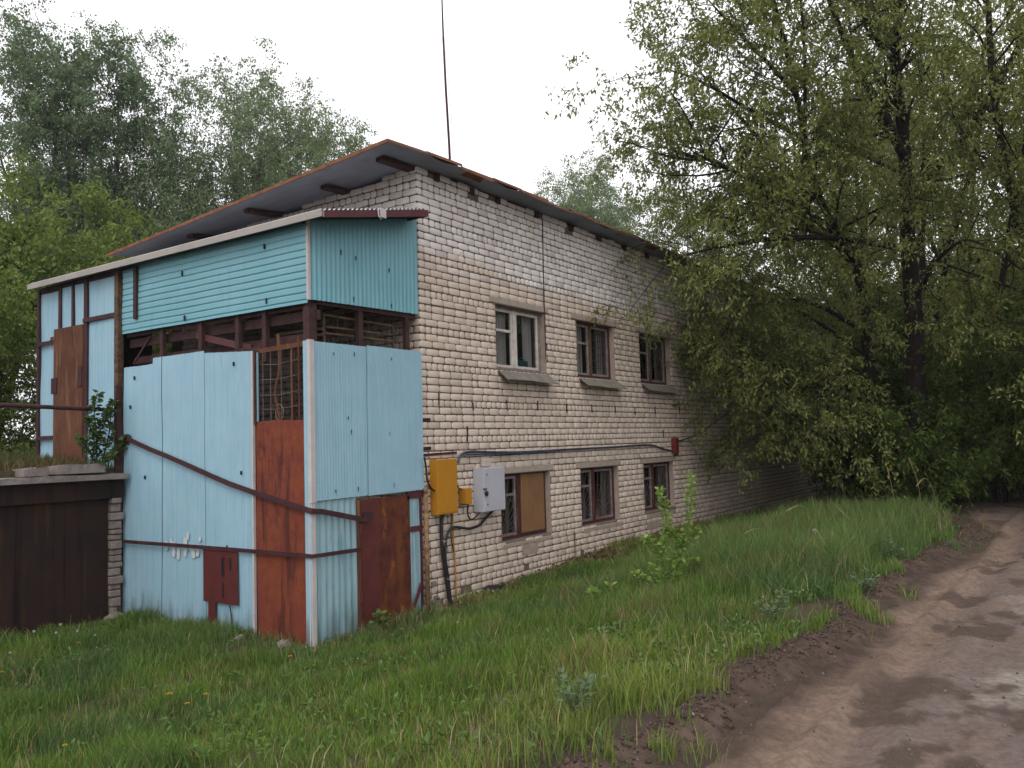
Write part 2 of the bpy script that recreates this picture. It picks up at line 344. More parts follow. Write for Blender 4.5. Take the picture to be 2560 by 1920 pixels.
# ------------------------------------------------------------------ brick building
BX1 = 24.0
bld = thing('brick_building', 'two storey building of pale silicate brick with barred windows and a rusty shed roof', 'building', (0, 0, 0))
CO = .06
WIN = [(1.77, 3.19, 3.36, 4.37), (4.21, 5.63, 3.36, 4.37), (6.70, 8.16, 3.36, 4.37), (1.78, 3.19, .76, 1.77), (4.18, 5.60, .76, 1.76), (6.66, 8.10, .80, 1.75)]
def wtop(x): return 6.03
def bricks(axis):
    B = []  # u0,u1,z0,z1,depth,r,g,b
    r = random.Random(11 if axis == 'x' else 12)
    umax = BX1 if axis == 'x' else 5.3
    for k in range(-3, 61):
        z0 = CO+.1*k-.0; z1 = z0+.1
        zt = 6.06 if axis == 'x' else None
        if axis == 'y' and z0 < 3.0 and k % 1 == 0 and False: continue
        hdr = (k % 5 == 2); u = -r.random()*.12 if not hdr else 0
        u = (0 if k % 2 else -.13) if not hdr else 0
        if axis == 'y': u = (-.13 if k % 2 else 0) if not hdr else 0
        wob = r.uniform(-.004, .004)
        while u < umax:
            wl = (.124 if hdr else .256)*r.uniform(.965, 1.03)
            if (not hdr) and r.random() < .05: wl *= .55
            a, b = max(u, 0), min(u+wl, umax); u += wl
            spans = [(a, b)]
            if axis == 'x':
                zc = (z0+z1)/2
                for (w0, w1, wz0, wz1) in WIN:
                    if wz0-.03 < zc < wz1+.03:
                        ns = []
                        for (p, q) in spans:
                            if q <= w0 or p >= w1: ns.append((p, q))
                            else:
                                if p < w0: ns.append((p, w0))
                                if q > w1: ns.append((w1, q))
                        spans = ns
                    # lintel strip replaces one course
                    if wz1-.0 < zc < wz1+.1:
                        ns = []
                        for (p, q) in spans:
                            if q <= w0-.14 or p >= w1+.10: ns.append((p, q))
                            else:
                                if p < w0-.14: ns.append((p, w0-.14))
                                if q > w1+.10: ns.append((w1+.10, q))
                        spans = ns
            for (p, q) in spans:
                if q-p < .035: continue
                top = z1-.0145
                if axis == 'y':
                    lim = 6.05-.060*(p+q)/2
                    if z0+.05 > lim: continue
                    top = min(top, lim)
                else:
                    if top > 6.05: continue
                    xc = (p+q)/2
                    if k == 59 and (min(abs(xc-t) for t in (.42, 1.9, 3.0, 4.12, 5.13, 6.16, 7.2, 8.3, 9.4, 10.5)) < .13): continue
                    if k == 58 and (min(abs(xc-t) for t in (1.25, 4.12)) < .10): continue
                if axis == 'x' and z0 < .35 and r.random() < .10: continue
                j = r.uniform(-.0045, .0045)
                zc = (z0+z1)/2
                whit = 1.0 if zc > 4.93 or (zc > 4.72 and 3.2 < p < 8 and False) else 0.0
                if 4.65 < zc <= 4.93: whit = 1.0 if (p > 2.0 and p < 7.0 and zc > 4.85-.02*p) else (.15 if r.random() < .8 else .7)
                base = np.array((.60, .495, .405))*(1-whit)+np.array((.70, .665, .635))*whit
                if zc < .9: base = base*.6+np.array((.50, .385, .31))*.4
                v = r.uniform(.88, 1.08)
                if r.random() < .07: v *= .78
                base = base*v+np.array([r.uniform(-.012, .012), 0, r.uniform(-.012, .012)])
                g = .0072
                B.append((p+g, q-g, z0+r.uniform(-.002, .002)+wob, top+r.uniform(-.002, .002)+wob, j, *base))
    B = np.array(B); n = len(B)
    # rounded rectangle with cut corners
    rs = np.random.RandomState(3)
    cc = .012+.014*rs.rand(n, 4)
    a, b, c, d = B[:, 0], B[:, 1], B[:, 2], B[:, 3]
    def ring(ins, dep):
        A0, B0, C0, D0 = a+ins, b-ins, c+ins, d-ins
        k0, k1, k2, k3 = (cc[:, i] for i in range(4))
        P = [(A0+k0, C0), (B0-k1, C0), (B0, C0+k1*.8), (B0, D0-k2*.8), (B0-k2, D0), (A0+k3, D0), (A0, D0-k3*.8), (A0, C0+k0*.8)]
        return np.stack([np.stack([u_, w_, dep], -1) for u_, w_ in P], 1)
    r0 = ring(0, np.full(n, .02)); r1 = ring(0, B[:, 4]+.002); r2 = ring(.0035, B[:, 4]-.0005)
    V = np.concatenate([r0, r1, r2], 1)  # n,24,(u,z,depth inward)
    fl = []
    for ri in (0, 8):
        for i in range(8):
            j = (i+1) % 8; fl.append([ri+i, ri+j, ri+8+j, ri+8+i])
    quads = np.array(fl); octo = np.arange(16, 24)
    base = (np.arange(n)*24)
    per = np.concatenate([quads.ravel(), octo]); idx = (base[:, None]+per[None, :]).ravel()
    counts = np.tile(np.concatenate([np.full(16, 4), [8]]), n)
    u_, z_, dp = V[..., 0].ravel(), V[..., 1].ravel(), V[..., 2].ravel()
    W = np.stack([u_, dp, z_], -1) if axis == 'x' else np.stack([dp, u_, z_], -1)
    colr = np.repeat(B[:, 5:8], 24, 0)
    return W, idx, counts, colr
W, idx, cn, cl = bricks('x')
W2, idx2, cn2, cl2 = bricks('y')
brick_m = mesh_obj('brickwork', np.concatenate([W, W2]), np.concatenate([idx, idx2+len(W)]), M_brick, bld, col=np.concatenate([cl, cl2]), counts=np.concatenate([cn, cn2]))
# mortar backing, pieces between the openings
mb = MB()
zs = sorted(set([-.4, 6.02]+[v for q in WIN for v in q[2:]])); xs = sorted(set([.012, BX1]+[v for q in WIN for v in q[:2]]))
for i in range(len(xs)-1):
    for j in range(len(zs)-1):
        xc, zc = (xs[i]+xs[i+1])/2, (zs[j]+zs[j+1])/2
        if any(q[0] < xc < q[1] and q[2] < zc < q[3] for q in WIN): continue
        mb.box(xs[i], xs[i+1], .009, .30, zs[j], zs[j+1])
mb.add([(.009, .30, -.4), (.009, 5.3, -.4), (.009, 5.3, 5.66), (.009, .009, 6.0), (.009, .009, -.4), (.3, .30, -.4), (.3, 5.3, -.4), (.3, 5.3, 5.5), (.3, .30, 5.94)], [(4, 0, 1, 2, 3), (5, 8, 7, 6)])
mb.box(.0, BX1, 5.3, 5.6, -.4, 5.5); mb.box(BX1, BX1+.3, 0, 5.6, -.4, 5.9)
mb.build('wall', M_mortar, bld)
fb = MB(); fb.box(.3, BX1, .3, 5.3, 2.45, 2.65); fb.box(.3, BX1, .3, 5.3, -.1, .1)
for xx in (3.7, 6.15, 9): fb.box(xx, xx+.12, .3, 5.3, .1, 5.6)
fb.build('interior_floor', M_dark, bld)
# windows
def window(i, x0, x1, z0, z1):
    y = .105; d = .05; upper = z0 > 3
    lb = MB(); lb.box(x0-.14, x1+.10, -.004, .2, z1+.002, z1+.093, .006); lb.build('lintel', M_lintel, bld)
    fm = M_framew if i == 0 else M_frame
    for a_ in ((x0, x0+.006, .006, y, z0, z1-.006), (x1-.006, x1, .006, y, z0, z1-.006), (x0, x1, .006, y, z1-.006, z1)): MB().box(*a_).build('reveal', M_reveal, bld)
    f = MB()
    f.box(x0, x0+.05, y, y+d, z0, z1); f.box(x1-.07, x1, y, y+d, z0, z1)
    f.box(x0+.05, x1-.07, y, y+d, z1-.05, z1); f.box(x0+.05, x1-.07, y, y+d, z0, z0+.05)
    w_ = f.build('window', M_frameg if i == 0 else M_frame, bld)
    xm = x0+(x1-x0)*(.46 if upper else .43)
    f = MB(); f.box(xm-.045, xm+.045, y-.008, y+d+.01, z0+.05, z1-.05)
    f.build('mullion', fm if i in (0,) else (M_frame if not upper else M_wood2), w_)
    s = MB(); sm = M_framew if i == 0 else M_frameg
    zm = z0+(z1-z0)*(.62 if upper else .67)
    for (a, b) in ((x0+.05, xm-.045), (xm+.045, x1-.07)):
        s.box(a, a+.035, y+.01, y+.045, z0+.05, z1-.05); s.box(b-.045, b, y+.01, y+.045, z0+.05, z1-.05)
        s.box(a+.035, b-.045, y+.01, y+.045, z0+.05, z0+.09); s.box(a+.035, b-.045, y+.01, y+.045, z1-.09, z1-.05)
    s.box(x0+.085, xm-.09, y+.008, y+.045, zm-.02, zm+.02)
    s.build('sash', sm, w_)
    g = MB(); g.add([(x0+.05, y+.03, z0+.05), (x1-.07, y+.03, z0+.05), (x1-.07, y+.03, z1-.05), (x0+.05, y+.03, z1-.05)], [(0, 1, 2, 3)])
    g.build('pane', M_glass, w_)
    b = MB()
    if upper and i == 1:
        for k in range(7): b.tube([(xm+.06+k*.085, y+.10, z0+.05), (xm+.06+k*.085, y+.10, z1-.12)], .006, 5)
        for k in range(7): b.tube([(xm+.03, y+.105, z0+.1+k*.125), (x1-.12, y+.105, z0+.1+k*.125)], .005, 5)
        for k in range(4): b.tube([(x0+.08+k*.12, y+.10, z0+.05), (x0+.08+k*.12, y+.10, z0+.6)], .006, 5)
    elif upper:
        if i == 2:
            for k in range(9): b.tube([(x0+.1+k*.14, y+.1, z0+.05), (x0+.1+k*.14, y+.1, z1-.08)], .005, 5)
    else:
        for (cx, sgn, a, bb) in ((x0+.06, 1, x0+.06, xm-.05), (xm+.05, 1, xm+.05, x1-.11)):
            for k in range(8):
                t = math.radians(8+k*10.5); L = 1.25
                ex, ez = cx+L*math.cos(t), z0+.06+L*math.sin(t)
                q = min(1, (bb-cx)/max(1e-3, ex-cx), (z1-.06-z0-.06)/max(1e-3, ez-z0-.06))
                b.tube([(cx, y+.0-.014, z0+.06), (cx+(ex-cx)*q, y-.014, z0+.06+(ez-z0-.06)*q)], .0035, 5)
            b.tube([(cx+.35*math.cos(math.radians(t_)), y-.018, z0+.06+.35*math.sin(math.radians(t_))) for t_ in range(5, 86, 10)], .0035, 5)
            b.tube([(min(bb, cx+.62*math.cos(math.radians(t_))), y-.018, z0+.06+.62*math.sin(math.radians(t_))) for t_ in range(5, 86, 10)], .0035, 5)
    if b.v: b.build('grille', M_grille, w_)
    if i == 0: spans = [(x0+.30, xm-.05), (x1-.36, x1-.08)]
    elif i == 1: spans = [(x0+.06, xm-.05), (x1-.34, x1-.08)]
    elif i == 2: spans = [(x1-.3, x1-.1)]
    else: spans = [(x1-.30, x1-.08), (xm-.17, xm-.08)]
    for (a, bq) in spans:
        c = MB(); n = 14; vv = []; ff = []
        for k in range(n+1):
            u = a+(bq-a)*k/n; yy = y+.13+.015*math.sin(k*1.9)
            vv += [(u, yy, z0+.05), (u, yy, z1-.06)]
        for k in range(n): ff.append((2*k, 2*k+2, 2*k+3, 2*k+1))
        c.add(vv, ff); c.build('curtain', M_curt if i < 2 else M_frameg, w_)
    if upper:
        s = MB(); n = 12; vv = []; xa, xb = x0+.02, x1+.03
        for k in range(n+1):
            u = k/n; wv = .009*math.sin(u*5+i)+.003*math.sin(u*17+i*2)
            for (yy, zz) in ((.10, z0-.004), (-.015, z0-.025), (-.19+.02*wv*10, z0-.165+wv)):
                vv.append((xa+(xb-xa)*u+(0.04 if yy < -.1 else 0)*(u-.2), yy, zz))
        ff = []
        for k in range(n):
            for q in range(2): ff.append((k*3+q, k*3+3+q, k*3+4+q, k*3+1+q))
        m = len(vv); vv += [(p[0], p[1], p[2]-.014) for p in vv]
        ff += [tuple(m+t for t in f_[::-1]) for f_ in ff]
        for k in range(n): ff.append((k*3+2, k*3+5, m+k*3+5, m+k*3+2))
        ff += [(0, 1, m+1, m), (1, 2, m+2, m+1), (n*3, n*3+1, m+n*3+1, m+n*3), (n*3+1, n*3+2, m+n*3+2, m+n*3+1)]
        s.add(vv, ff); s.build('sill', M_sill, w_)
    else:
        s = MB(); s.box(x0+.01, x1-.01, .0, .10, z0-.045, z0-.004, .006); s.build('sill', M_sill, w_)
    return w_
wins = [window(i, *q) for i, q in enumerate(WIN)]
wins[0]['label'] = 'upper window with worn white frame and pale curtains'
wins[3]['label'] = 'lower window with its right half boarded with plywood'
MB().box(2.43, 3.09, .070, .096, .83, 1.74, .004).build('plywood_board', M_ply, wins[3])
# smears of render below the lower windows, loose mortar
for (x0, x1, z0, z1) in ((1.8, 3.2, .665, .712), (4.2, 5.62, .65, .71), (6.7, 8.1, .66, .75), (2.3, 2.75, .50, .66), (6.7, 7.9, .45, .6)):
    n = 14; vv = []
    for k in range(n+1):
        u = k/n; vv += [(x0+(x1-x0)*u, -.009, z1-.004*rnd.random()), (x0+(x1-x0)*u, -.009, z0+.03*(rnd.random()-.5))]
    MB().add(vv, [(2*k, 2*k+1, 2*k+3, 2*k+2) for k in range(n)]).build('render_patch', M_reveal, bld)
# marks left in the joints above the windows of the ground floor
for (x, z, h) in ((.36, 2.86, .17), (1.14, 2.78, .12), (2.0, 2.81, .15), (2.86, 2.82, .16), (3.77, 2.79, .15), (4.65, 2.80, .15), (5.54, 2.80, .14), (6.37, 2.78, .16), (7.29, 2.81, .15), (8.51, 2.82, .15), (7.63, 2.33, .14), (.98, 2.38, .22)):
    MB().beam((x, -.006, z-h/2), (x+rnd.uniform(-.012, .012), -.006, z+h/2), .016, .016).build('wall_slot', M_cable, bld)
for z in (2.555, 2.17): MB().box(.02, .17, -.009, -.004, z, z+.045).build('wall_slot', M_cable, bld)
# roof
rf = MB(); x0, y0, y1 = -.96, -.36, 5.95; n = 120
def zr(y, x=-.96): return 6.045-.080*(y+.36)+min(1, max(0, (x+.96)/.96))*(.045+.02*(y+.36))
vv = []; ff = []
for k in range(n+1):
    x = x0+.96*k/4 if k < 4 else (BX1+.6)*(k-4)/(n-4); jag = 0 if k == 0 else .03*math.sin(k*1.7)+.02*rnd.uniform(-1, 1)
    dz = .018*math.sin(k*.9)*(k > 0)
    for (y, zz) in ((y0+jag, zr(y0, x)+dz), (y1, zr(y1, x))):
        vv += [(x, y, zz), (x, y, zz-.012)]
for k in range(n):
    a = 4*k; ff += [(a, a+4, a+6, a+2), (a+1, a+3, a+7, a+5), (a, a+1, a+5, a+4), (a+2, a+6, a+7, a+3)]
ff += [(0, 2, 3, 1), (4*n, 4*n+1, 4*n+3, 4*n+2)]
rf.add(vv, ff); roof = rf.build('roof', M_under, bld)
ev = MB()
for k in range(34):       # ragged rusty sheet edge folded over the eave
    xa = x0-.012+k*.745; xb = xa+.76; dz = .016*math.sin(k*2.3)
    ev.add([(xa, y0-.03, zr(y0, xa)+.012+dz), (xb, y0-.028, zr(y0, xb)+.018+dz+rnd.uniform(-.015, .01)), (xb, y0-.032, zr(y0, xb)-.030+dz+rnd.uniform(-.012, .012)), (xa, y0-.034, zr(y0, xa)-.025+dz),
            (xa, y0+.20, zr(y0+.20, xa)+.010+dz), (xb, y0+.20, zr(y0+.20, xb)+.012+dz)], [(0, 3, 2, 1), (0, 1, 5, 4)])
ev.beam((x0-.014, y0-.03, zr(y0)-.008), (x0-.014, y1, zr(y1)-.008), .02, .045)
ev.build('eave_edge', M_eave, roof)
for (y, l) in ((.02, .62), (1.28, .42), (2.72, .62), (4.3, .5)): MB().beam((-l, y+.07, zr(y, -l)-.035), (.02, y+.07, zr(y, 0)-.055), .14, .055).build('outrigger', M_wood, roof)
for x in (.42, 1.25, 1.9, 3.0, 4.12, 5.13, 6.16, 7.2, 8.3, 9.4, 10.5, 12, 14): MB().box(x-.05, x+.05, -.035 if x != 1.25 else -.02, .4, 5.93, 6.03).build('rafter_tail', M_wood, roof)
MB().box(0.02, BX1, -.0, .16, 6.022, 6.045).build('wall_plate', M_wood, roof)

# ------------------------------------------------------------------ blue sheet metal porch
por = thing('metal_porch', 'pale blue sheet metal porch with rusted doors built against the brick end wall', 'porch', (-1.95, 0, 0))
FX = -1.95
def sheetA(name, y0, y1, z0, z1, m, x=FX, pitch=.06, amp=.0012, horiz=False, nu=None, rag=.0, ztop=None, zbot=None, label=None, bulge=0):
    L = abs(y1-y0); nu = nu or max(8, int(L/(pitch/6) if not horiz else 16)); nz = max(4, int((z1-z0)/(pitch/12))) if horiz else 26
    vv = []; r = random.Random(hash((y0, z0)) & 0xffff if False else int(abs(y0*1000+z0*77)))
    for i in range(nu+1):
        u = i/nu; y = y0+(y1-y0)*u
        zt = z1 if ztop is None else ztop(u); zb = z0 if zbot is None else zbot(u)
        zt += r.uniform(-rag, rag); zb += r.uniform(-rag, rag)
        for j in range(nz+1):
            t = j/nz; z = zb+(zt-zb)*t
            if horiz:
                ph = (z/pitch) % 1; dx = 0 if ph < .80 else -amp*2.6*math.sin((ph-.80)/.20*math.pi)
            else: dx = amp*math.sin(2*math.pi*y/pitch)
            dx += .004*math.sin(y*5.1+z*1.3)+.003*math.sin(z*4.7+y*2)+bulge*math.sin(t*math.pi)*math.sin(u*math.pi)
            dx += .009*(float(vnoise(y*2.3+7, z*1.7, 3))-.5)+.004*(float(vnoise(y*7, z*5, 4))-.5)
            vv.append((x-dx, y, z))
    ff = [(i*(nz+1)+j, i*(nz+1)+j+1, (i+1)*(nz+1)+j+1, (i+1)*(nz+1)+j) for i in range(nu) for j in range(nz)]
    o = mesh_obj(name, vv, ff, m, por, smooth=True)
    if label: o['label'] = label
    return o
def sheetB(name, x0, x1, z0, z1, m, y=0, pitch=.07, amp=.006, rag=0, ztop=None, zbot=None, label=None, parent=None):
    L = x1-x0; nu = max(10, int(L/(pitch/8))); nz = 22; vv = []; r = random.Random(int(abs(x0*1000+z0*77)))
    for i in range(nu+1):
        u = i/nu; x = x0+L*u; zt = z1 if ztop is None else ztop(u); zb = z0 if zbot is None else zbot(u)
        zt += r.uniform(-rag, rag); zb += r.uniform(-rag, rag)
        for j in range(nz+1):
            z = zb+(zt-zb)*j/nz; dy = amp*math.sin(2*math.pi*x/pitch)+.004*math.sin(x*4+z*1.7)+.009*(float(vnoise(x*2.3+7, z*1.7, 3))-.5)+.003*(float(vnoise(x*7, z*5, 4))-.5)
            vv.append((x, y-dy, z))
    ff = [(i*(nz+1)+j, (i+1)*(nz+1)+j, (i+1)*(nz+1)+j+1, i*(nz+1)+j+1) for i in range(nu) for j in range(nz)]
    o = mesh_obj(name, vv, ff, m, parent or por, smooth=True)
    if label: o['label'] = label
    return o
# long face, lower sheets (seams at 2.88 and 1.95)
sheetA('cladding_sheet', 2.893, 3.80, -.05, 3.46, M_blue, ztop=lambda u: 3.53 if u < .22 else 3.447+.004*math.sin(u*9), rag=.004, x=FX)
sheetA('cladding_sheet', 1.960, 2.877, -.05, 3.53, M_blue, rag=.003, x=FX-.004)
sheetA('cladding_sheet', .995, 1.944, -.05, 3.47, M_blue, ztop=lambda u: 3.445+.055*u, rag=.003, x=FX-.008)
MB().box(FX+.02, FX+.03, .97, 3.80, .0, 3.40).build('dark_seam_backing', M_dark, por)  # dark sheet added behind, so the seam gaps read as shadow lines
for (yy, zz, hh, ww) in ((2.76, 1.02, .13, .030), (2.66, 1.08, .09, .02), (2.60, .98, .20, .034), (2.50, .93, .16, .03), (2.35, 1.02, .24, .035), (2.30, 1.16, .10, .02), (2.18, .96, .15, .04), (2.10, .97, .12, .035), (2.05, 1.13, .06, .02)):
    r_ = random.Random(int(yy*100)); n_ = 9; vv_ = []
    for i_ in range(n_+1):
        t_ = i_/n_; wq = ww*1.6*(.45+.5*math.sin(t_*math.pi))*r_.uniform(.7, 1.1); vv_ += [(FX-.0205, yy-wq+r_.uniform(-.004, .004), zz+hh*(t_-.5)), (FX-.0205, yy+wq, zz+hh*(t_-.5))]
    mesh_obj('paint_daub', vv_, [(2*i_, 2*i_+2, 2*i_+3, 2*i_+1) for i_ in range(n_)], M_daub, por)
MB().box(FX-.045, FX-.005, .965, .995, -.02, 3.44, .003).build('trim_strip', M_strip, por)
MB().box(FX-.035, FX+.03, .925, .955, 2.55, 3.44).build('trim_strip', M_wood, por)
o = sheetA('rusted_panel', .065, .955, -.02, 2.585, M_rust, x=FX-.006, pitch=3, amp=0, ztop=lambda u: 2.56+.02*math.sin(u*3.2)+.012*u, rag=.006, bulge=.02)
o['label'] = 'orange rusted steel panel beside the white corner strip'
# gap band beams above the lower sheets
for a_, b_, w1_, w2_ in (((FX+.15, .0, 3.80), (FX+.15, 3.85, 3.80), .05, .12), ((FX+.22, .2, 3.56), (FX+.22, 3.85, 3.56), .05, .10), ((FX+.06, .9, 3.47), (FX+.06, 3.8, 3.42), .05, .07)):
    MB().beam(a_, b_, w1_, w2_).build('beam', M_wood, por)
MB().beam((FX+.10, 2.25, 3.76), (FX+.10, 1.15, 3.50), .04, .085).build('brace', M_maroon, por); MB().beam((FX+.1, 3.30, 3.86), (FX+.1, 3.72, 3.50), .02, .02).build('brace', M_maroon, por)
for y in (2.95, 2.10, 1.35, .84): MB().box(FX+.03, FX+.09, y-.035, y+.035, 3.3, 4.0).build('post', M_wood, por)
MB().box(FX+.02, FX+.14, .03, .13, 0.0, 4.9).build('post', M_wood, por)
for x in (-1.07, -.20): MB().box(x-.035, x+.035, .04, .10, 3.3, 4.1).build('post', M_wood, por)
MB().box(-1.9, -.05, .03, .09, 3.93, 4.03).build('beam', M_wood, por)
# barred opening beside the corner
g = MB()
for y in (.86, .72, .53, .34): g.tube([(FX+.03, y, 2.5), (FX+.03, y, 3.46)], .005, 5)
for z in (3.27, 3.09, 2.90, 2.73): g.tube([(FX+.025, .94, z), (FX+.035, .6, z-.015), (FX+.025, .17, z+.02)], .005, 5)
g.tube([(FX+.0, .53+.07*math.cos(t/12*2*math.pi), 2.67+.10*math.sin(t/12*2*math.pi)) for t in range(13)], .007, 5)
gr = g.build('window_grille', M_grille, por)
g = MB(); g.tube(smooth_path([(FX+.05, .55, 2.5), (FX+.05, .66, 2.9), (FX+.05, .58, 3.2), (FX+.05, .60, 3.62)]), .020, 6); g.beam((FX+.07, .37, 2.5), (FX+.07, .37, 3.42), .03, .05)
g.tube([(FX+.02, .205, 2.6), (FX+.02, .21, 3.55)], .014, 6); g.beam((FX+.04, .1, 3.46), (FX+.04, .95, 3.44), .03, .06); g.build('bent_bar', M_brown, gr)
MB().box(FX-.02, FX+.0, .905, .915, 2.58, 3.42).build('trim_strip', M_blue, por)
g = MB()
for z in (3.66, 3.59): g.beam((FX+.3, .1, z), (FX+.3, .95, z+.005), .02, .035)
g.build('grille_frame', M_wood2, por)
# corner strips
c = MB(); c.box(FX-.055, FX-.028, -.035, .055, -.03, 3.48, .003); c.build('trim_strip', M_blue, por)
c = MB(); c.add([(FX-.045, -.052, 1.62), (FX+.022, -.052, 1.62), (FX+.022, -.052, 3.49), (FX-.045, -.052, 3.49), (FX-.062, -.018, 1.62), (FX-.062, -.018, 3.49)], [(0, 1, 2, 3), (4, 0, 3, 5)])
c.add([(FX-.042, -.042, -.02), (FX+.018, -.042, -.02), (FX+.022, -.042, 1.62), (FX-.042, -.042, 1.62), (FX-.062, -.012, -.02), (FX-.062, -.012, 1.62)], [(0, 1, 2, 3), (4, 0, 3, 5)])
c.build('corner_strip', M_strip, por)
c = MB(); c.box(FX-.03, FX+.015, -.022, .012, 3.955, 4.9, .004); c.build('corner_strip', M_strip, por)
# ribbed upper cladding
sheetA('ribbed_cladding', .015, 3.45, 3.925, 4.86, M_teal, x=FX-.012, pitch=.0845, amp=.0065, horiz=True, label='long band of horizontal ribbed teal sheet')
sheetA('ribbed_cladding', 3.45, 3.82, 3.925, 4.83, M_teal, x=FX-.008, pitch=.0845, amp=.0065, horiz=True)
MB().box(FX-.05, FX-.02, 3.42, 3.49, 4.10, 4.84).build('batten', M_wood, por)
MB().add([(FX+.06, 3.82, 3.88), (FX+.06, -.0, 3.88), (FX+.06, 0, 4.0), (FX+.06, 3.82, 4.0)], [(0, 1, 2, 3)]).build('beam', M_wood, por)
sheetB('ribbed_cladding', FX+.02, -.035, 3.965, 5.0, M_teal, y=-.012, pitch=.075, amp=.0075, ztop=lambda u: 4.90+.40*u, zbot=lambda u: 3.965+.03*u, rag=.003, label='vertical ribbed teal sheet on the short end')
# short face lower panels
sheetB('cladding_sheet', FX+.02, -1.065, 1.645, 3.475, M_blue, y=-.034, pitch=.045, amp=.0014, rag=.003, zbot=lambda u: 1.635+.01*u)
sheetB('cladding_sheet', -1.075, -.03, 1.645, 3.49, M_blue, y=-.046, pitch=.045, amp=.0014, rag=.003, zbot=lambda u: 1.64+.015*u)
sheetB('ribbed_cladding', FX+.02, -1.25, -.05, 1.66, M_teal2, y=-.008, pitch=.10, amp=.007)
sheetB('ribbed_cladding', -.30, -.09, 1.19, 1.545, M_teal2, y=-.008, pitch=.10, amp=.005)
sheetB('ribbed_cladding', -.30, -.09, -.05, 1.13, M_teal2, y=-.008, pitch=.10, amp=.005)
k = MB(); k.box(-.35, -.03, -.03, .0, 1.55, 1.64); k.box(-.32, -.06, -.025, .0, 1.12, 1.19); k.beam((-.40, -.05, -.02), (-.12, -.05, .46), .02, .04); k.box(-.105, -.065, -.02, .02, 0, 1.64)
k.build('door_frame', M_maroon, por)
dr = MB(); dr.box(-1.215, -.31, -.030, -.005, -.02, 1.60, .004)
door = dr.build('door', M_door, por); door['label'] = 'dark red door eaten by orange rust'
MB().box(-1.205, -.90, -.036, -.031, .0, 1.592).build('door_panel', M_doorA, door)
MB().box(-1.265, -1.217, -.045, .0, -.02, 1.60, .004).build('door_jamb', M_brown, door)
MB().box(-1.18, -1.02, -.062, -.040, 1.36, 1.45, .004).build('hasp', M_bar, door)
for z in (1.25, .45): MB().tube([(-1.235, -.055, z-.06), (-1.235, -.055, z+.06)], .016, 8).build('hinge', M_doorA, door)
# window frame inside the band on the short face
g = MB()
for (a, b) in (((-1.58, .16, 3.84), (-.35, .16, 3.82)), ((-1.58, .16, 3.70), (-.35, .16, 3.70)), ((-1.58, .16, 3.62), (-.35, .16, 3.62))): g.beam(a, b, .03, .025)
for x in (-1.58, -.36): g.beam((x, .16, 3.3), (x, .16, 3.86), .03, .03)
for k_ in range(14): g.tube([(-1.52+k_*.088, .17, 3.3), (-1.50+k_*.088+rnd.uniform(-.02, .02), .17, 3.82)], .004, 4)
g.build('grille_frame', M_wood2, por)
# iron bars across the faces
def flat(name, ptsA, ptsB, wdt, m=M_bar):
    b = MB(); pa = [(FX-.052-(.016 if y < .2 else 0), y, z) for y, z in ptsA]; pb = [(x, -.080, z) for x, z in ptsB]
    pts = pa+[(FX-.066, -.072, (ptsA[-1][1]+ptsB[0][1])/2)]+pb; nr = [(-1, 0, 0)]*len(pa)+[(-1, -1, 0)]+[(0, -1, 0)]*len(pb)
    b.band(pts, nr, wdt, .012); return b.build(name, m, por)
flat('iron_bar', [(3.79, 2.50), (3.4, 2.385), (3.07, 2.29), (2.7, 2.195), (2.35, 2.10), (1.77, 1.935), (1.4, 1.835), (.93, 1.73), (.5, 1.64), (.02, 1.55)], [(-1.88, 1.515), (-1.65, 1.465), (-1.24, 1.37), (-1.12, 1.36)], .062)
flat('iron_bar', [(3.79, 1.04), (2.35, 1.04), (.94, 1.035), (.02, 1.03)], [(-1.88, 1.025), (-1.25, 1.015)], .045)
pl = MB(); pl.box(FX-.05, FX-.036, 1.27, 1.94, .37, 1.01, .002); pl.box(FX-.05, FX-.036, 1.70, 1.84, .12, .37, .002)
pt = pl.build('steel_plate', M_doorA, por)
q = MB(); q.box(FX-.053, FX-.0505, 1.515, 1.575, .70, .93); q.box(FX-.053, FX-.0505, 1.38, 1.42, .78, .93); q.box(FX-.053, FX-.0505, 1.53, 1.56, .44, .62); q.build('slots', M_cable, pt)
MB().tube(smooth_path([(FX-.05, 1.42, .36), (FX-.05, 1.38, .2), (FX-.06, 1.34, .02)]), .008, 6).build('hanging_wire', M_cable, por)
# nail marks
def NB(x0, x1, y0, y1, z0, z1):      # nail head with its rusty drip, one tapering piece
    x0, x1, y0, y1 = (x0*.8+x1*.2 if x1-x0 < .016 else x0), (x1*.8+x0*.2 if x1-x0 < .016 else x1), (y0*.8+y1*.2 if y1-y0 < .016 else y0), (y1*.8+y0*.2 if y1-y0 < .016 else y1); tl = rnd.uniform(.015, .05); cx, cy = (x0+x1)/2, (y0+y1)/2; k = .25
    v = [(x0, y0, z1), (x1, y0, z1), (x1, y1, z1), (x0, y1, z1), (x0, y0, z0), (x1, y0, z0), (x1, y1, z0), (x0, y1, z0)]
    v += [(cx+(x-cx)*k if x1-x0 < .016 else x, cy+(y-cy)*k if y1-y0 < .016 else y, z0-tl) for x, y, _ in v[4:]]
    MB().add(v, [(0, 1, 2, 3), (0, 4, 5, 1), (1, 5, 6, 2), (2, 6, 7, 3), (3, 7, 4, 0), (4, 8, 9, 5), (5, 9, 10, 6), (6, 10, 11, 7), (7, 11, 8, 4), (8, 11, 10, 9)]).build('nail', M_cable, por)
for (y, z) in ((3.25, 1.93), (3.6, 2.9), (1.22, 1.98), (1.35, 3.33), (3.5, 3.3), (2.0, 1.05), (1.5, 1.07)): NB(FX-.034, FX-.008, y-.007, y+.007, z-.022, z+.008)
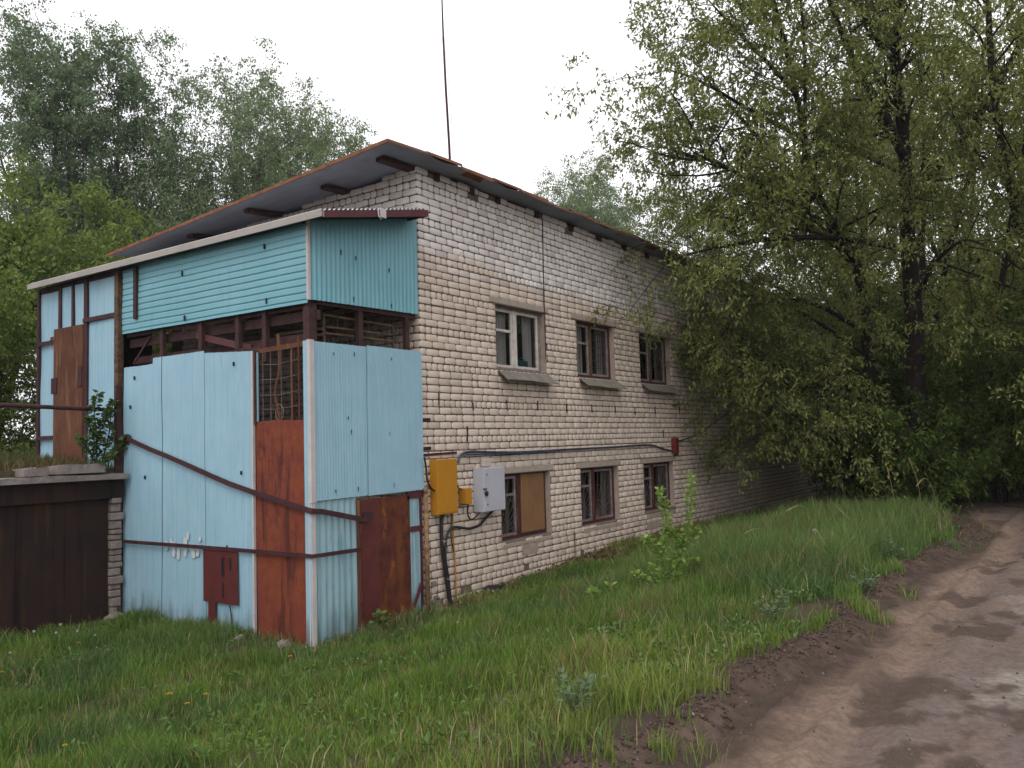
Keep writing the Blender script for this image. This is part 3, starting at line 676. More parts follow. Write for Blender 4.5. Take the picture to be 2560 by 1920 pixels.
for (y, z) in ((2.4, 4.62), (2.35, 4.02), (.75, 4.72), (.72, 4.05)): NB(FX-.034, FX-.012, y-.008, y+.008, z-.03, z+.01)
for (x, z) in ((-1.62, 3.36), (-1.28, 3.38), (-.62, 3.36), (-1.35, 2.44), (-.68, 2.41), (-1.62, 1.74), (-1.25, 1.75), (-.62, 1.76), (-1.4, 2.6)): NB(x-.007, x+.007, -.055, -.044, z-.018, z+.009)
for (x, z) in ((-1.45, 4.62), (-1.2, 4.58), (-.6, 4.52), (-1.25, 4.07), (-.57, 4.06)): NB(x-.008, x+.008, -.028, -.016, z-.01, z+.01)
# upper section of the long face, seen above the garage
sheetA('cladding_sheet', 3.95, 4.72, 2.0, 4.20, M_blue, pitch=.08, amp=.003)
sheetA('cladding_sheet', 3.95, 4.72, 4.24, 4.80, M_blue, pitch=.08, amp=.003)
sheetA('cladding_sheet', 4.76, 5.10, 4.1, 4.80, M_blue, pitch=.08, amp=.003)
sheetA('cladding_sheet', 5.14, 5.46, 4.1, 4.79, M_blue, pitch=.08, amp=.003)
sheetA('cladding_sheet', 5.50, 6.11, 1.9, 4.77, M_blue, x=FX+.01, pitch=.08, amp=.003)
for (a, b, z0_, z1_) in ((4.71, 4.80, 2.0, 4.84), (5.095, 5.145, 4.15, 4.84), (5.45, 5.52, 4.0, 4.84), (6.10, 6.16, 1.9, 4.84)): MB().box(FX-.03, FX+.02, a, b, z0_, z1_).build('batten', M_bar, por)
for (a, b, z0_, z1_) in ((3.93, 4.80, 4.19, 4.25), (5.62, 6.12, 3.95, 4.01), (5.62, 6.12, 2.49, 2.55)): MB().box(FX-.045, FX-.022, a, b, z0_, z1_).build('batten', M_bar, por)
MB().box(FX-.01, FX+.02, 3.93, 6.15, 4.79, 4.87).build('batten', M_bar, por)
d2 = MB(); d2.box(FX-.045, FX-.02, 4.80, 5.62, 1.95, 4.17, .004); d2.add([(FX-.05, 5.40, 4.0), (FX-.05, 5.72, 4.0), (FX-.05, 5.70, 4.06), (FX-.05, 5.42, 4.06)], [(0, 1, 2, 3)])
ud = d2.build('door', M_brown, por); ud['label'] = 'brown rusted upper door above the garage roof'
MB().box(FX-.06, FX-.045, 5.50, 5.66, 3.18, 3.42).build('hasp', M_bar, ud)
MB().box(FX-.06, FX-.045, 4.80, 4.90, 3.25, 3.55).build('hinge', M_bar, ud)
c = MB(); c.box(FX-.06, FX+.03, 3.85, 3.945, -.05, 4.86, .006); c.build('corner_post', M_wood2, por)
MB().box(FX-.09, FX-.02, 3.815, 3.87, -.05, 3.2).build('corner_post', M_bar, por)
# porch roof: corrugated sheet, fascias, soffit
pr = MB(); nn = 150; xa, xb = -2.10, -.0; vv = []
def zp(x): return 4.925+(x+2.10)*.215
ysr = [-.38, -.3, 0, 1, 2, 3, 4, 5, 6.15]
for i in range(nn+1):
    x = xa+(xb-xa)*i/nn
    for y in ysr:
        vv.append((x if y > -.01 else xa+(-.27-xa)*i/nn, y, zp(x if y > -.01 else xa+(-.27-xa)*i/nn)+.012*math.sin(i/nn*2*math.pi*25)))
m_ = len(ysr); ff = [(i*m_+j, (i+1)*m_+j, (i+1)*m_+j+1, i*m_+j+1) for i in range(nn) for j in range(m_-1) if True]
pr.add(vv, ff); proof = pr.build('porch_roof', M_strip, por)
fs = MB(); fs.add([(-2.10, -.395, zp(-2.10)-.095), (-.24, -.395, zp(-.24)-.105), (-.24, -.395, zp(-.24)-.016), (-2.10, -.395, zp(-2.10)-.016), (-.24, -.02, zp(-.24)-.105), (-.24, -.02, zp(-.24)-.016)], [(0, 1, 2, 3), (1, 4, 5, 2)])
fs.build('front_fascia', M_maroon, proof)
fs = MB(); fs.beam((-2.12, -.42, 4.875), (-2.12, 6.17, 4.875), .020, .082); fs.box(-2.12, -2.09, -.42, -.398, 4.834, 4.916); fs.build('gutter_board', M_fascia, proof)
fs = MB(); fs.add([(-2.11, -.39, zp(-2.11)-.03), (-.25, -.39, zp(-.25)-.03), (-.02, 0, zp(0)-.03), (-.02, 6.1, zp(0)-.03), (-2.11, 6.1, zp(-2.11)-.03)], [(0, 1, 2, 3, 4)]); fs.build('soffit', M_teal, proof)
MB().tube([(-1.20, -.405, zp(-1.20)-.01), (-1.20, -.42, zp(-1.20)-.10), (-1.16, -.42, zp(-1.2)-.125)], .008, 6).build('pipe_hook', M_strip, proof); MB().box(-1.16, -1.06, -.412, -.399, zp(-1.1)-.115, zp(-1.1)).build('bracket', M_strip, proof)
# inside of the porch
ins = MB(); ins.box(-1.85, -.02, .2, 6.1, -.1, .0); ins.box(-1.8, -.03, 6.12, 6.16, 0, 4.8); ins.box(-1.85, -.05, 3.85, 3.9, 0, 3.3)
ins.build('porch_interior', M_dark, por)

# ------------------------------------------------------------------ services on the wall
def wall_thing(name, label, cat, loc): return thing(name, label, cat, loc)
t = thing('electric_cabinet', 'tall ochre yellow steel cabinet hung on the brick beside the porch', 'cabinet', (.35, 0, 1.3))
MB().box(.135, .56, -.135, -.004, 1.30, 2.04, .004).build('body', M_yel, t)
MB().box(.150, .555, -.142, -.134, 1.32, 2.03, .003).build('door', M_yel, t)
MB().box(.56, .566, -.11, -.08, 1.62, 1.68).build('hinge', M_strip, t)
MB().tube([(.12, -.08, 1.63), (.145, -.08, 1.635)], .022, 10).build('cable_gland', M_yel, t)
t = thing('junction_box', 'small ochre yellow box between the tall yellow cabinet and the grey cabinet', 'junction box', (.8, 0, 1.4))
MB().box(.745, .865, -.14, -.004, 1.405, 1.615, .004).build('body', M_yel, t)
MB().box(.74, .872, -.147, -.139, 1.40, 1.62, .003).build('cover', M_yel, t)
MB().box(.80, .81, -.14, -.02, 1.388, 1.404).build('gland', M_cable, t)
t = thing('electric_cabinet', 'light grey steel cabinet with a hanging padlock on the brick wall', 'cabinet', (1.35, 0, 1.26))
MB().box(1.09, 1.61, -.19, -.004, 1.26, 1.89, .006).build('body', M_grey, t)
MB().box(1.10, 1.607, -.200, -.189, 1.27, 1.882, .005).build('door', M_grey, t)
q = MB(); q.box(1.06, 1.14, -.216, -.2, 1.585, 1.60); q.build('hasp', M_steel, t)
q = MB(); q.tube([(1.105, -.222, 1.59), (1.11, -.226, 1.565)], .008, 8); q.tube([(1.112, -.212, 1.53), (1.112, -.240, 1.53)], .030, 14); q.tube([(1.112, -.212, 1.505), (1.112, -.240, 1.505)], .020, 12); q.build('padlock', M_steel, t)
for z in (1.79, 1.37): MB().tube([(1.165, -.2, z), (1.165, -.207, z)], .011, 10).build('screw', M_steel, t)
tag(MB().box(1.27, 1.46, -.07, -.003, 1.90, 2.01, .012).build('socket_box', M_beige, origin=(1.36, 0, 1.9)), 'small beige plastic box on the wall just above the grey cabinet', 'junction box')
q = thing('alarm_box', 'narrow dark red box high on the brick beside the right windows', 'junction box', (8.1, 0, 1.9))
MB().box(8.02, 8.20, -.10, -.003, 1.92, 2.24, .006).build('body', M_red, q); MB().box(8.10, 8.16, -.10, -.02, 1.86, 1.92).build('gland', M_cable, q)
def cable(name, pts, r, m, label, cat='cable', n=6):
    o = MB().tube(smooth_path(pts), r, n).build(name, m, origin=pts[0], smooth=True); return tag(o, label, cat)
cable('conduit', [(.70, -.05, 1.98), (.74, -.05, 2.05), (.84, -.04, 2.105), (1.04, -.035, 2.125), (1.67, -.035, 2.10), (2.4, -.035, 2.085), (3.73, -.035, 2.095), (5.32, -.035, 2.10), (6.6, -.035, 2.115), (7.12, -.035, 2.09), (7.51, -.035, 2.02), (8.0, -.035, 1.97)], .020, M_cableb, 'thick blue black conduit running along the wall between the two window rows')
cable('cable', [(.9, -.045, 2.09), (1.7, -.05, 2.075), (2.6, -.05, 2.065), (3.3, -.045, 2.075)], .012, M_cableb, 'thinner dark cable tied under the long wall conduit')
cable('cable', [(.36, -.06, 1.31), (.31, -.05, 1.22), (.30, -.05, .94), (.33, -.05, .7), (.38, -.05, .42), (.44, -.06, .02)], .026, M_cable, 'thick black cable hanging from the tall yellow cabinet to the ground')
cable('cable', [(1.42, -.12, 1.27), (1.40, -.07, 1.22), (1.30, -.05, 1.15), (1.17, -.05, 1.075), (1.0, -.05, 1.05), (.88, -.05, 1.05), (.57, -.06, 1.10), (.44, -.06, 1.05), (.38, -.06, .93), (.36, -.06, .7), (.41, -.06, .42), (.46, -.06, .05)], .020, M_cable, 'black cable drooping from the grey cabinet and joining the thick vertical one')
cable('cable', [(.86, -.08, 1.40), (.87, -.06, 1.27), (.93, -.06, 1.18), (1.02, -.07, 1.19), (1.12, -.1, 1.27)], .011, M_cable, 'short black loop from the small yellow box to the grey cabinet', n=5)
cable('cable', [(.555, -.03, 1.31), (.53, -.03, 1.1), (.53, -.03, .93), (.57, -.03, .80), (.605, -.03, .72)], .008, M_cable, 'thin black wire curving beside the thin yellow pipe', n=5)
cable('cable', [(-.08, -.10, 2.08), (-.04, -.09, 1.95), (-.02, -.09, 1.78), (.06, -.09, 1.66), (.13, -.09, 1.63)], .014, M_cable, 'black hose curving into the left side of the tall yellow cabinet', n=5)
cable('cable', [(.58, -.10, 1.82), (.62, -.09, 1.66), (.70, -.07, 1.62), (.76, -.07, 1.60)], .010, M_cable, 'short dark wire between the tall yellow cabinet and the small yellow box', n=5)
cable('cable', [(8.26, -.06, 2.17), (8.6, -.06, 2.20), (9.2, -.15, 2.33), (10.0, -.5, 2.75), (11.0, -1.2, 3.6)], .013, M_cable, 'dark cable rising from the narrow red box into the trees', n=5)
cable('gas_pipe', [(.58, -.03, 1.30), (.575, -.03, .95), (.60, -.03, .6), (.615, -.03, .03)], .012, M_yel, 'thin yellow pipe running down the wall under the yellow cabinet', 'pipe')
tag(MB().tube([(3.19, -.012, 5.95), (3.16, -.012, 5.1), (3.155, -.012, 4.38), (3.15, -.012, 3.6)], .009, 6).build('lightning_wire', M_cable, origin=(3.15, 0, 3.6)), 'straight thin wire dropping from the eave past the white framed window', 'wire')
tag(MB().tube([(3.88, -.012, .70), (3.885, -.012, .45), (3.87, -.012, .2)], .008, 6).build('earth_wire', M_brown, origin=(3.88, 0, .2)), 'short rusty wire low on the wall between two lower windows', 'wire')
p = thing('corner_pipe', 'flaking yellowish brown pipe standing where the porch meets the brick', 'pipe', (-.04, -.05, 0))
MB().tube([(-.045, -.075, -.05), (-.04, -.075, 1.60)], .032, 10).build('pipe', M_post, p, smooth=True)
MB().tube([(-.04, -.075, 1.60), (-.035, -.07, 1.66), (.02, -.05, 1.68), (.06, -.02, 1.68)], .030, 10).build('elbow', M_post, p, smooth=True)
tie = MB()
for (x, z) in ((.33, .93), (.40, .42)):
    tie.tube([(x+.045*math.cos(a_/10*2*math.pi)+.01, -.055+.035*math.sin(a_/10*2*math.pi), z+.004*a_/10) for a_ in range(11)], .004, 4); tie.tube([(x+.05, -.09, z), (x+.09, -.11, z+.03)], .003, 4); tie.tube([(x-.03, -.09, z), (x-.08, -.10, z+.03)], .003, 4)
tag(tie.build('wire_ties', M_puff, origin=(.36, -.06, .4)), 'pale wire ties round the thick black vertical cables', 'wire tie')
tag(MB().beam((-.06, -.012, 2.105), (.72, -.012, 2.12), .012, .035).build('steel_strip', M_bar, origin=(.3, 0, 2.1)), 'dark steel strip above the tall yellow cabinet', 'bracket')
q = thing('radio', 'small teal box standing on the sill inside the white framed window', 'radio', (2.75, .2, 3.42))
MB().box(2.60, 2.90, .18, .24, 3.42, 3.56, .01).build('body', M_radio, q); MB().tube([(2.66, .21, 3.56), (2.70, .21, 3.60), (2.80, .21, 3.60), (2.84, .21, 3.56)], .006, 5).build('handle', M_radio, q)
mast = thing('antenna_mast', 'tall thin steel mast rising from the roof into the white sky', 'antenna', (1.5, .6, 6.0))
MB().tube([(1.53, .6, 6.0), (1.50, .6, 6.9), (1.45, .6, 7.8), (1.42, .6, 8.6)], [.020, .019, .018, .017], 8).build('mast_pole', M_bar, mast, smooth=True)
MB().tube([(1.42, .6, 8.6), (1.41, .6, 9.2), (1.39, .6, 10.6)], [.014, .012, .010], 8).build('mast_tip', M_steel, mast, smooth=True)
MB().tube([(1.50, .62, 8.4), (1.60, .62, 7.4), (1.62, .62, 6.0)], .004, 4).build('stay_wire', M_steel, mast)

# ------------------------------------------------------------------ garage front, concrete slab, handrail
ga = thing('garage', 'low garage front of dark rusted steel under a broken concrete slab', 'garage', (-3.6, 3.8, 0))
sheetless = MB()
nx_, nz_ = 90, 6; vv = []
for i in range(nx_+1):
    x = -8.5+(6.32)*i/nx_
    for j in range(nz_+1): vv.append((x, 3.78+.008*math.sin(x*3)+(.006 if (i//6) % 2 else 0), -.1+1.78*j/nz_))
sheetless.add(vv, [(i*(nz_+1)+j, (i+1)*(nz_+1)+j, (i+1)*(nz_+1)+j+1, i*(nz_+1)+j+1) for i in range(nx_) for j in range(nz_)])
sheetless.build('steel_gate', M_gar, ga)
MB().box(-8.5, -2.0, 3.70, 3.775, 1.64, 1.895, .004).build('lintel_beam', M_gar, ga)
# broken brick pier at the right end
bp = MB(); r = random.Random(5); z = -.05
while z < 1.60:
    h = r.uniform(.07, .13); xl = -2.175+r.uniform(-.012, .02); xr = -2.0-(max(0, .45-z)*.14)
    bp.box(xl, xr+r.uniform(-.03, .005), 3.72+r.uniform(-.02, .02), 3.84, z+.006, z+h-.008, .012); z += h
bp.build('brick_pier', M_stone, ga)
MB().box(-2.19, -1.98, 3.80, 3.86, -.1, 1.66).build('pier_mortar', M_mortar, ga)
def slab(name, x0, x1, y0, y1, zf, th, m, parent, seed, rough=.03):
    r = np.random.RandomState(seed); nx, ny = max(6, int((x1-x0)/.05)), 6; V = []; F = []
    X = np.linspace(x0, x1, nx+1)
    top = [[None]*(ny+1) for _ in range(nx+1)]; bot = [[None]*(ny+1) for _ in range(nx+1)]
    for i, x in enumerate(X):
        for j in range(ny+1):
            y = y0+(y1-y0)*j/ny; e = (rough*(fbm(x*6, seed, 2)-.5)*2 if j == 0 else 0)
            top[i][j] = len(V); V.append((x, y+e, zf+th*(.75+.5*float(fbm(x*2.3, seed*3+j*.3, 5)))))
            bot[i][j] = len(V); V.append((x, y+e*.3, zf))
    for i in range(nx):
        for j in range(ny):
            F.append((top[i][j], top[i+1][j], top[i+1][j+1], top[i][j+1])); F.append((bot[i][j], bot[i][j+1], bot[i+1][j+1], bot[i+1][j]))
        F.append((bot[i][0], bot[i+1][0], top[i+1][0], top[i][0])); F.append((top[i][ny], top[i+1][ny], bot[i+1][ny], bot[i][ny]))
    for j in range(ny):
        F.append((bot[0][j+1], bot[0][j], top[0][j], top[0][j+1])); F.append((bot[nx][j], bot[nx][j+1], top[nx][j+1], top[nx][j]))
    return mesh_obj(name, V, F, m, parent)
slab('concrete_slab', -8.5, -2.0, 3.60, 4.3, 1.90, .075, M_conc, ga, 3)
slab('slab_fragment', -2.95, -2.30, 3.64, 4.0, 2.0, .11, M_conc, ga, 5)
slab('slab_fragment', -3.35, -3.05, 3.66, 4.0, 1.99, .10, M_conc, ga, 8)
slab('slab_fragment', -4.4, -3.75, 3.66, 4.0, 1.99, .09, M_conc, ga, 11)
tag(MB().tube([(-7.0, 3.98, 2.95), (-5.0, 3.96, 2.93), (-3.6, 3.96, 2.905), (-2.38, 3.95, 2.87), (-2.0, 3.95, 2.86)], .028, 8).build('handrail', M_bar, origin=(-3.6, 3.96, 2.9), smooth=True), 'rusty pipe handrail above the garage roof running to the porch', 'handrail')
# rubble
def stone(name, x, y, s, seed, label, m=M_stone, flat_=.5):
    r = np.random.RandomState(seed); V = []; F = []; n, k = 8, 5; z = float(H(x, y))
    for i in range(k+1):
        ph = math.pi*i/k
        for j in range(n):
            th = 2*math.pi*j/n; rr = s*(.75+.5*r.rand()); V.append((x+rr*math.sin(ph)*math.cos(th), y+rr*.7*math.sin(ph)*math.sin(th), z+s*flat_*.3+rr*flat_*math.cos(ph)))
    for i in range(k):
        for j in range(n): F.append((i*n+j, (i+1)*n+j, (i+1)*n+(j+1) % n, i*n+(j+1) % n))
    F.append(tuple(range(n))[::-1]); F.append(tuple(k*n+j for j in range(n)))
    o = mesh_obj(name, V, F, m, origin=(x, y, z)); return tag(o, label, 'stone', 'rubble at the foot of the walls')
stone('stone', -2.14, 1.30, .10, 1, 'flat pinkish stone in the grass below the dark steel plate')
stone('stone', -2.16, 1.02, .09, 2, 'pale stone at the left foot of the orange rusted panel')
stone('stone', -2.12, .30, .10, 3, 'whitish brick fragment at the foot of the orange rusted panel')
stone('stone', -2.2, 3.55, .15, 4, 'pale lump of rubble at the foot of the broken brick pier')
stone('stone', 1.35, -.12, .13, 5, 'pale chunk of mortar over the dark hole at the foot of the wall')
stone('stone', .12, -.10, .10, 6, 'pale stone at the foot of the corner pipe')
stone('stone', .25, -.09, .08, 7, 'small pale stone beside the foot of the black cables')
r = random.Random(9)
for _ in range(16):
    x = .03+r.random()*.26; z = r.random()*.42; s = r.uniform(.03, .055)
    MB().box(x-s, x+s, -.022, .02, z-s*.8, z+s*.8, .014).build('broken_brick', M_stone, bld)
hole = MB().tube([(1.36, -.02, .08), (1.36, -.25, .10)], .11, 14).build('vent_hole', M_cable, bld)

# ------------------------------------------------------------------ vegetation
def quads_mesh(P, A, N, L, Wd, colr, fold=.0):
    """one rhombic leaf per row: P base, A axis (unit), N normal (unit)"""
    S = np.cross(N, A); S /= np.linalg.norm(S, axis=1, keepdims=True)+1e-9
    L = L[:, None]; Wd = Wd[:, None]
    v = np.stack([P, P+A*L*.45+S*Wd*.5+N*L*fold, P+A*L, P+A*L*.45-S*Wd*.5+N*L*fold], 1)
    n = len(P); idx = np.arange(n*4); return v.reshape(-1, 3), idx, np.full(n, 4), np.repeat(colr, 4, 0)
class Tree:
    def __init__(s, seed): s.r = np.random.RandomState(seed); s.tubes = []; s.tw = []; s.tips = []
def rot_dir(r, d, ang):
    d = d/np.linalg.norm(d); a = np.cross(d, r.normal(size=3)); a /= np.linalg.norm(a)+1e-9
    return d*math.cos(ang)+a*math.sin(ang)
def grow(T, p, d, L, rad, lvl, S):
    n = S['seg'][lvl]; pts = [p.copy()]; dirs = [d]
    for i in range(n):
        d = d+T.r.normal(size=3)*S['wob'][lvl]+np.array((0, 0, S['trop'][lvl])); d /= np.linalg.norm(d)
        p = p+d*L/n; pts.append(p.copy()); dirs.append(d)
    if lvl < 3 or S.get('twigs', True): T.tubes.append((pts, rad, rad*.35 if lvl < 3 else rad*.5, 6 if lvl < 2 else 4 if lvl < 3 else 3))
    branch_off(T, pts, dirs, L, rad, lvl, S)
def branch_off(T, pts, dirs, L, rad, lvl, S):
    if lvl >= S['max']:
        k = S['leafn']
        for t in np.linspace(.15, 1, k):
            f = t*(len(pts)-1); i = min(int(f), len(pts)-2); T.tips.append(pts[i]+(pts[i+1]-pts[i])*(f-i)); T.tw.append(dirs[i+1])
        return
    nc = max(1, int(round(S['dens'][lvl]*L)))
    lo = S['start'][lvl]
    for c in range(nc):
        t = lo+(1-lo)*(c+T.r.rand())/nc; f = t*(len(pts)-1); i = min(int(f), len(pts)-2)
        q = pts[i]+(pts[i+1]-pts[i])*(f-i); dd = rot_dir(T.r, dirs[i+1], math.radians(T.r.uniform(*S['ang'][lvl])))
        dd[2] += S['lift'][lvl]; dd /= np.linalg.norm(dd)
        grow(T, q, dd, S['len'][lvl]*T.r.uniform(.6, 1.2)*(1.15-.5*t), max(.004, rad*S['rr']*(1-.4*t)), lvl+1, S)
def tree_build(name, label, cat, T, S, loc, group, bark, leafm, cols, leafL, leafW, nleaf, droop, jit):
    root = thing(name, label, cat, loc, group)
    V = []; F = []
    for (pts, r0, r1, n) in T.tubes:
        base = len(V); k = len(pts); prev = None
        for i in range(k):
            d = pts[min(i+1, k-1)]-pts[max(i-1, 0)]; d = d/(np.linalg.norm(d)+1e-9)
            a = np.cross(d, (0, .3, 1)) if prev is None else prev-d*prev.dot(d); a /= np.linalg.norm(a)+1e-9; prev = a; b = np.cross(d, a)
            rr = r0+(r1-r0)*i/(k-1)
            for j in range(n): V.append(pts[i]+(a*math.cos(2*math.pi*j/n)+b*math.sin(2*math.pi*j/n))*rr)
        for i in range(k-1):
            for j in range(n): F += [base+i*n+j, base+i*n+(j+1) % n, base+(i+1)*n+(j+1) % n, base+(i+1)*n+j]
    tr = mesh_obj('trunk', np.array(V), np.array(F), bark, root, smooth=True, counts=np.full(len(F)//4, 4))
    P = np.repeat(np.array(T.tips), nleaf, 0); D = np.repeat(np.array(T.tw), nleaf, 0); n = len(P)
    P = P+T.r.normal(size=(n, 3))*jit; A = D*.45+T.r.normal(size=(n, 3))*.7; A[:, 2] -= droop; A /= np.linalg.norm(A, axis=1, keepdims=True)
    Nn = T.r.normal(size=(n, 3))*.55+np.array((0, 0, 1.0)); Nn -= A*(Nn*A).sum(1, keepdims=True); Nn /= np.linalg.norm(Nn, axis=1, keepdims=True)+1e-9
    tcol = np.repeat(T.r.rand(len(T.tips)), nleaf)*.6+T.r.rand(n)*.4
    c = np.array(cols[0])[None]*(1-tcol[:, None])+np.array(cols[1])[None]*tcol[:, None]; c = c*(T.r.uniform(.75, 1.2, (n, 1)))
    v, idx, cn, cc = quads_mesh(P, A, Nn, T.r.uniform(.7, 1.25, n)*leafL, T.r.uniform(.75, 1.2, n)*leafW, c)
    cr = mesh_obj('crown', v, idx, leafm, root, col=cc, counts=cn)
    return root
def dup(root, loc, rz, s, label, sz=None):
    r = root.copy(); COL.objects.link(r); r.location = loc; r.rotation_euler = (0, 0, rz); r.scale = (s, s, sz or s); r['label'] = label; r['_w'] = tuple(loc)
    for ch in list(root.children):
        c = ch.copy(); COL.objects.link(c); c.parent = r
    return r
def limb(T, pts, r0, r1, S, lvl=0, n=6, bf=True):
    sp = [np.array(q) for q in smooth_path(pts, 5)]
    T.tubes.append((sp, r0, r1, 9)); L = sum(np.linalg.norm(sp[i+1]-sp[i]) for i in range(len(sp)-1))
    dirs = [(sp[min(i+1, len(sp)-1)]-sp[max(i-1, 0)]) for i in range(len(sp))]; dirs = [d/np.linalg.norm(d) for d in dirs]
    if bf: branch_off(T, sp, dirs, L, (r0+r1)/2, lvl, S)
MAPLE = dict(seg=[6, 6, 5, 4], wob=[.15, .16, .2, .22], trop=[.02, .02, -.02, -.06], max=3, leafn=6, dens=[2.3, 2.8, 4.2, 0], start=[.12, .15, .1, 0],
             ang=[(35, 75), (30, 65), (30, 65)], lift=[.12, .05, -.05], len=[2.3, 1.15, .62], rr=.42)
MC = ((.125, .160, .042), (.270, .285, .092))
grp_r = 'ash leaved maples between the road and the brick wall'
S1 = dict(MAPLE); S1['start'] = [.45, .15, .1, 0]
T = Tree(101)
limb(T, [(11.13, -4.25, .3), (10.89, -4.37, 4.49), (10.75, -4.37, 6.15), (10.63, -4.44, 8.11), (9.92, -4.48, 9.66), (9.36, -4.69, 10.83), (8.72, -4.78, 12.4)], .21, .05, S1)
S1 = dict(MAPLE); S1['start'] = [.08, .15, .1, 0]
limb(T, [(10.63, -4.44, 8.0), (9.76, -4.15, 8.91), (8.82, -3.79, 9.94), (7.39, -3.59, 11.2)], .11, .03, S1)
limb(T, [(10.73, -4.46, 7.1), (10.2, -5.58, 8.02), (9.67, -6.75, 9.56), (8.88, -7.46, 10.6)], .10, .03, S1)
limb(T, [(10.83, -4.47, 6.05), (8.82, -3.32, 6.12), (7.3, -2.55, 5.95), (6.4, -1.8, 5.75), (5.5, -1.2, 5.45)], .07, .015, S1)
limb(T, [(10.9, -4.4, 5.0), (10.0, -5.0, 5.6), (8.8, -5.6, 5.7), (7.9, -6.0, 5.4)], .05, .015, S1)
limb(T, [(10.95, -4.4, 3.4), (11.6, -3.4, 4.6), (12.6, -2.6, 5.6), (13.4, -2.2, 6.8)], .07, .02, S1)
tree_build('maple_tree', 'forked maple with the thickest dark trunk right of the brick building', 'tree', T, S1, (11.13, -4.25, .3), grp_r, M_bark, M_leafm, MC, .105, .042, 4, .55, .05)
T = Tree(102)
limb(T, [(11.69, -3.32, .3), (10.84, -3.42, 4.58), (10.02, -3.31, 6.19), (8.26, -2.6, 6.84), (6.9, -2.2, 7.15), (5.9, -1.8, 7.35)], .15, .022, dict(MAPLE, start=[.32, .15, .1, 0], dens=[3.0, 3.4, 4.6, 0]))
S2 = dict(S1, dens=[2.5, 2.9, 4.2, 0])
limb(T, [(10.02, -3.31, 6.1), (9.07, -2.95, 7.33), (8.28, -2.89, 9.04), (7.3, -2.9, 10.2), (6.7, -2.8, 11.2)], .09, .02, S2)
limb(T, [(9.2, -2.9, 7.1), (8.2, -2.3, 8.0), (7.2, -1.9, 8.7), (6.6, -1.6, 9.2)], .06, .015, S2)
limb(T, [(8.3, -2.9, 9.0), (7.3, -2.5, 9.6), (6.6, -2.2, 10.0), (6.0, -2.0, 10.3)], .05, .012, S2)
limb(T, [(8.6, -2.9, 8.2), (7.3, -2.2, 8.6), (6.2, -1.7, 8.9), (5.3, -1.4, 8.9)], .05, .012, S2)
limb(T, [(8.6, -2.8, 6.7), (7.6, -3.2, 8.0), (6.7, -3.5, 9.2), (6.2, -3.6, 10.2)], .05, .015, S2)
limb(T, [(10.9, -3.4, 4.4), (9.8, -2.6, 5.0), (8.7, -1.9, 5.0), (7.8, -1.3, 4.6)], .06, .015, S1)
for q in ([(11.3, -3.3, 2.4), (10.4, -2.5, 3.3), (9.3, -1.6, 3.8), (8.5, -1.0, 3.5)], [(11.4, -3.3, 1.8), (10.8, -2.5, 2.6), (10.1, -1.7, 2.9), (9.7, -1.1, 2.4)], [(11.0, -3.4, 3.9), (10.3, -2.2, 4.9), (9.4, -1.3, 5.3), (8.6, -.7, 5.0)], [(11.4, -3.3, 2.8), (12.0, -2.2, 3.8), (12.6, -1.2, 4.2), (13.0, -.7, 3.6)], [(11.3, -3.3, 3.2), (10.6, -3.2, 3.6), (9.8, -3.0, 3.4), (9.1, -2.7, 2.9)]):
    limb(T, q, .05, .012, dict(MAPLE, start=[.2, .15, .1, 0], dens=[3.0, 3.4, 5.0, 0]))
tree_build('maple_tree', 'maple whose long limb leans left over the roof edge', 'tree', T, S1, (11.69, -3.32, .3), grp_r, M_bark, M_leafm, MC, .105, .042, 4, .55, .05)
T = Tree(103)
limb(T, [(10.6, -8.0, .4), (9.5, -6.8, 4.13), (8.5, -6.3, 7.9), (7.9, -6.4, 11)], .13, .03, dict(MAPLE, start=[.25, .15, .1, 0]))
limb(T, [(9.75, -7.1, 3.2), (9.0, -6.8, 3.6), (8.4, -7.6, 4.6), (7.6, -8.2, 5.6)], .06, .015, S1)
limb(T, [(9.2, -6.1, 4.6), (8.8, -6.4, 6.0), (8.0, -6.9, 7.4), (7.2, -7.4, 9)], .06, .015, S1)
tree_build('maple_tree', 'slim maple at the right edge overhanging the dirt road', 'tree', T, S1, (10.6, -8.0, .4), grp_r, M_bark, M_leafm, MC, .105, .042, 4, .55, .05)
# dense low bushes under the maples
BUSH = dict(MAPLE, dens=[2.6, 3.6, 5.2, 0], len=[1.3, .75, .45], start=[.05, .1, .1, 0], lift=[.05, 0, -.08], trop=[0, -.01, -.04, -.08])
def bush(seed, loc, hgt, spread, n, label, cols=MC, name='maple_bush'):
    T = Tree(seed); x, y, z = loc
    for i in range(n):
        a = 2*math.pi*(i+T.r.rand()*.6)/n; h = hgt*T.r.uniform(.65, 1.05); s = spread*T.r.uniform(.5, 1.1)
        limb(T, [(x+.1*math.cos(a), y+.1*math.sin(a), z-.05), (x+s*.3*math.cos(a), y+s*.3*math.sin(a), z+h*.5), (x+s*.75*math.cos(a), y+s*.75*math.sin(a), z+h*.85), (x+s*1.1*math.cos(a), y+s*1.1*math.sin(a), z+h*.92)], .03, .008, BUSH)
    return tree_build(name, label, 'bush', T, BUSH, loc, 'maple undergrowth by the wall', M_bark, M_leafm, cols, .115, .05, 4, .5, .05)
BC = ((.055, .098, .018), (.110, .155, .032))
b1 = bush(201, (10.9, -4.3, .35), 2.6, 1.35, 8, 'dense leafy maple bush where the tall grass ends', BC)
b2 = bush(202, (13.9, -2.3, .3), 3.6, 1.9, 7, 'leafy maple bush against the dark end of the brick wall', BC)
b3 = bush(203, (13.0, -5.6, .4), 3.8, 1.9, 8, 'dark leafy bush in the shade beyond the end of the grass strip', BC)
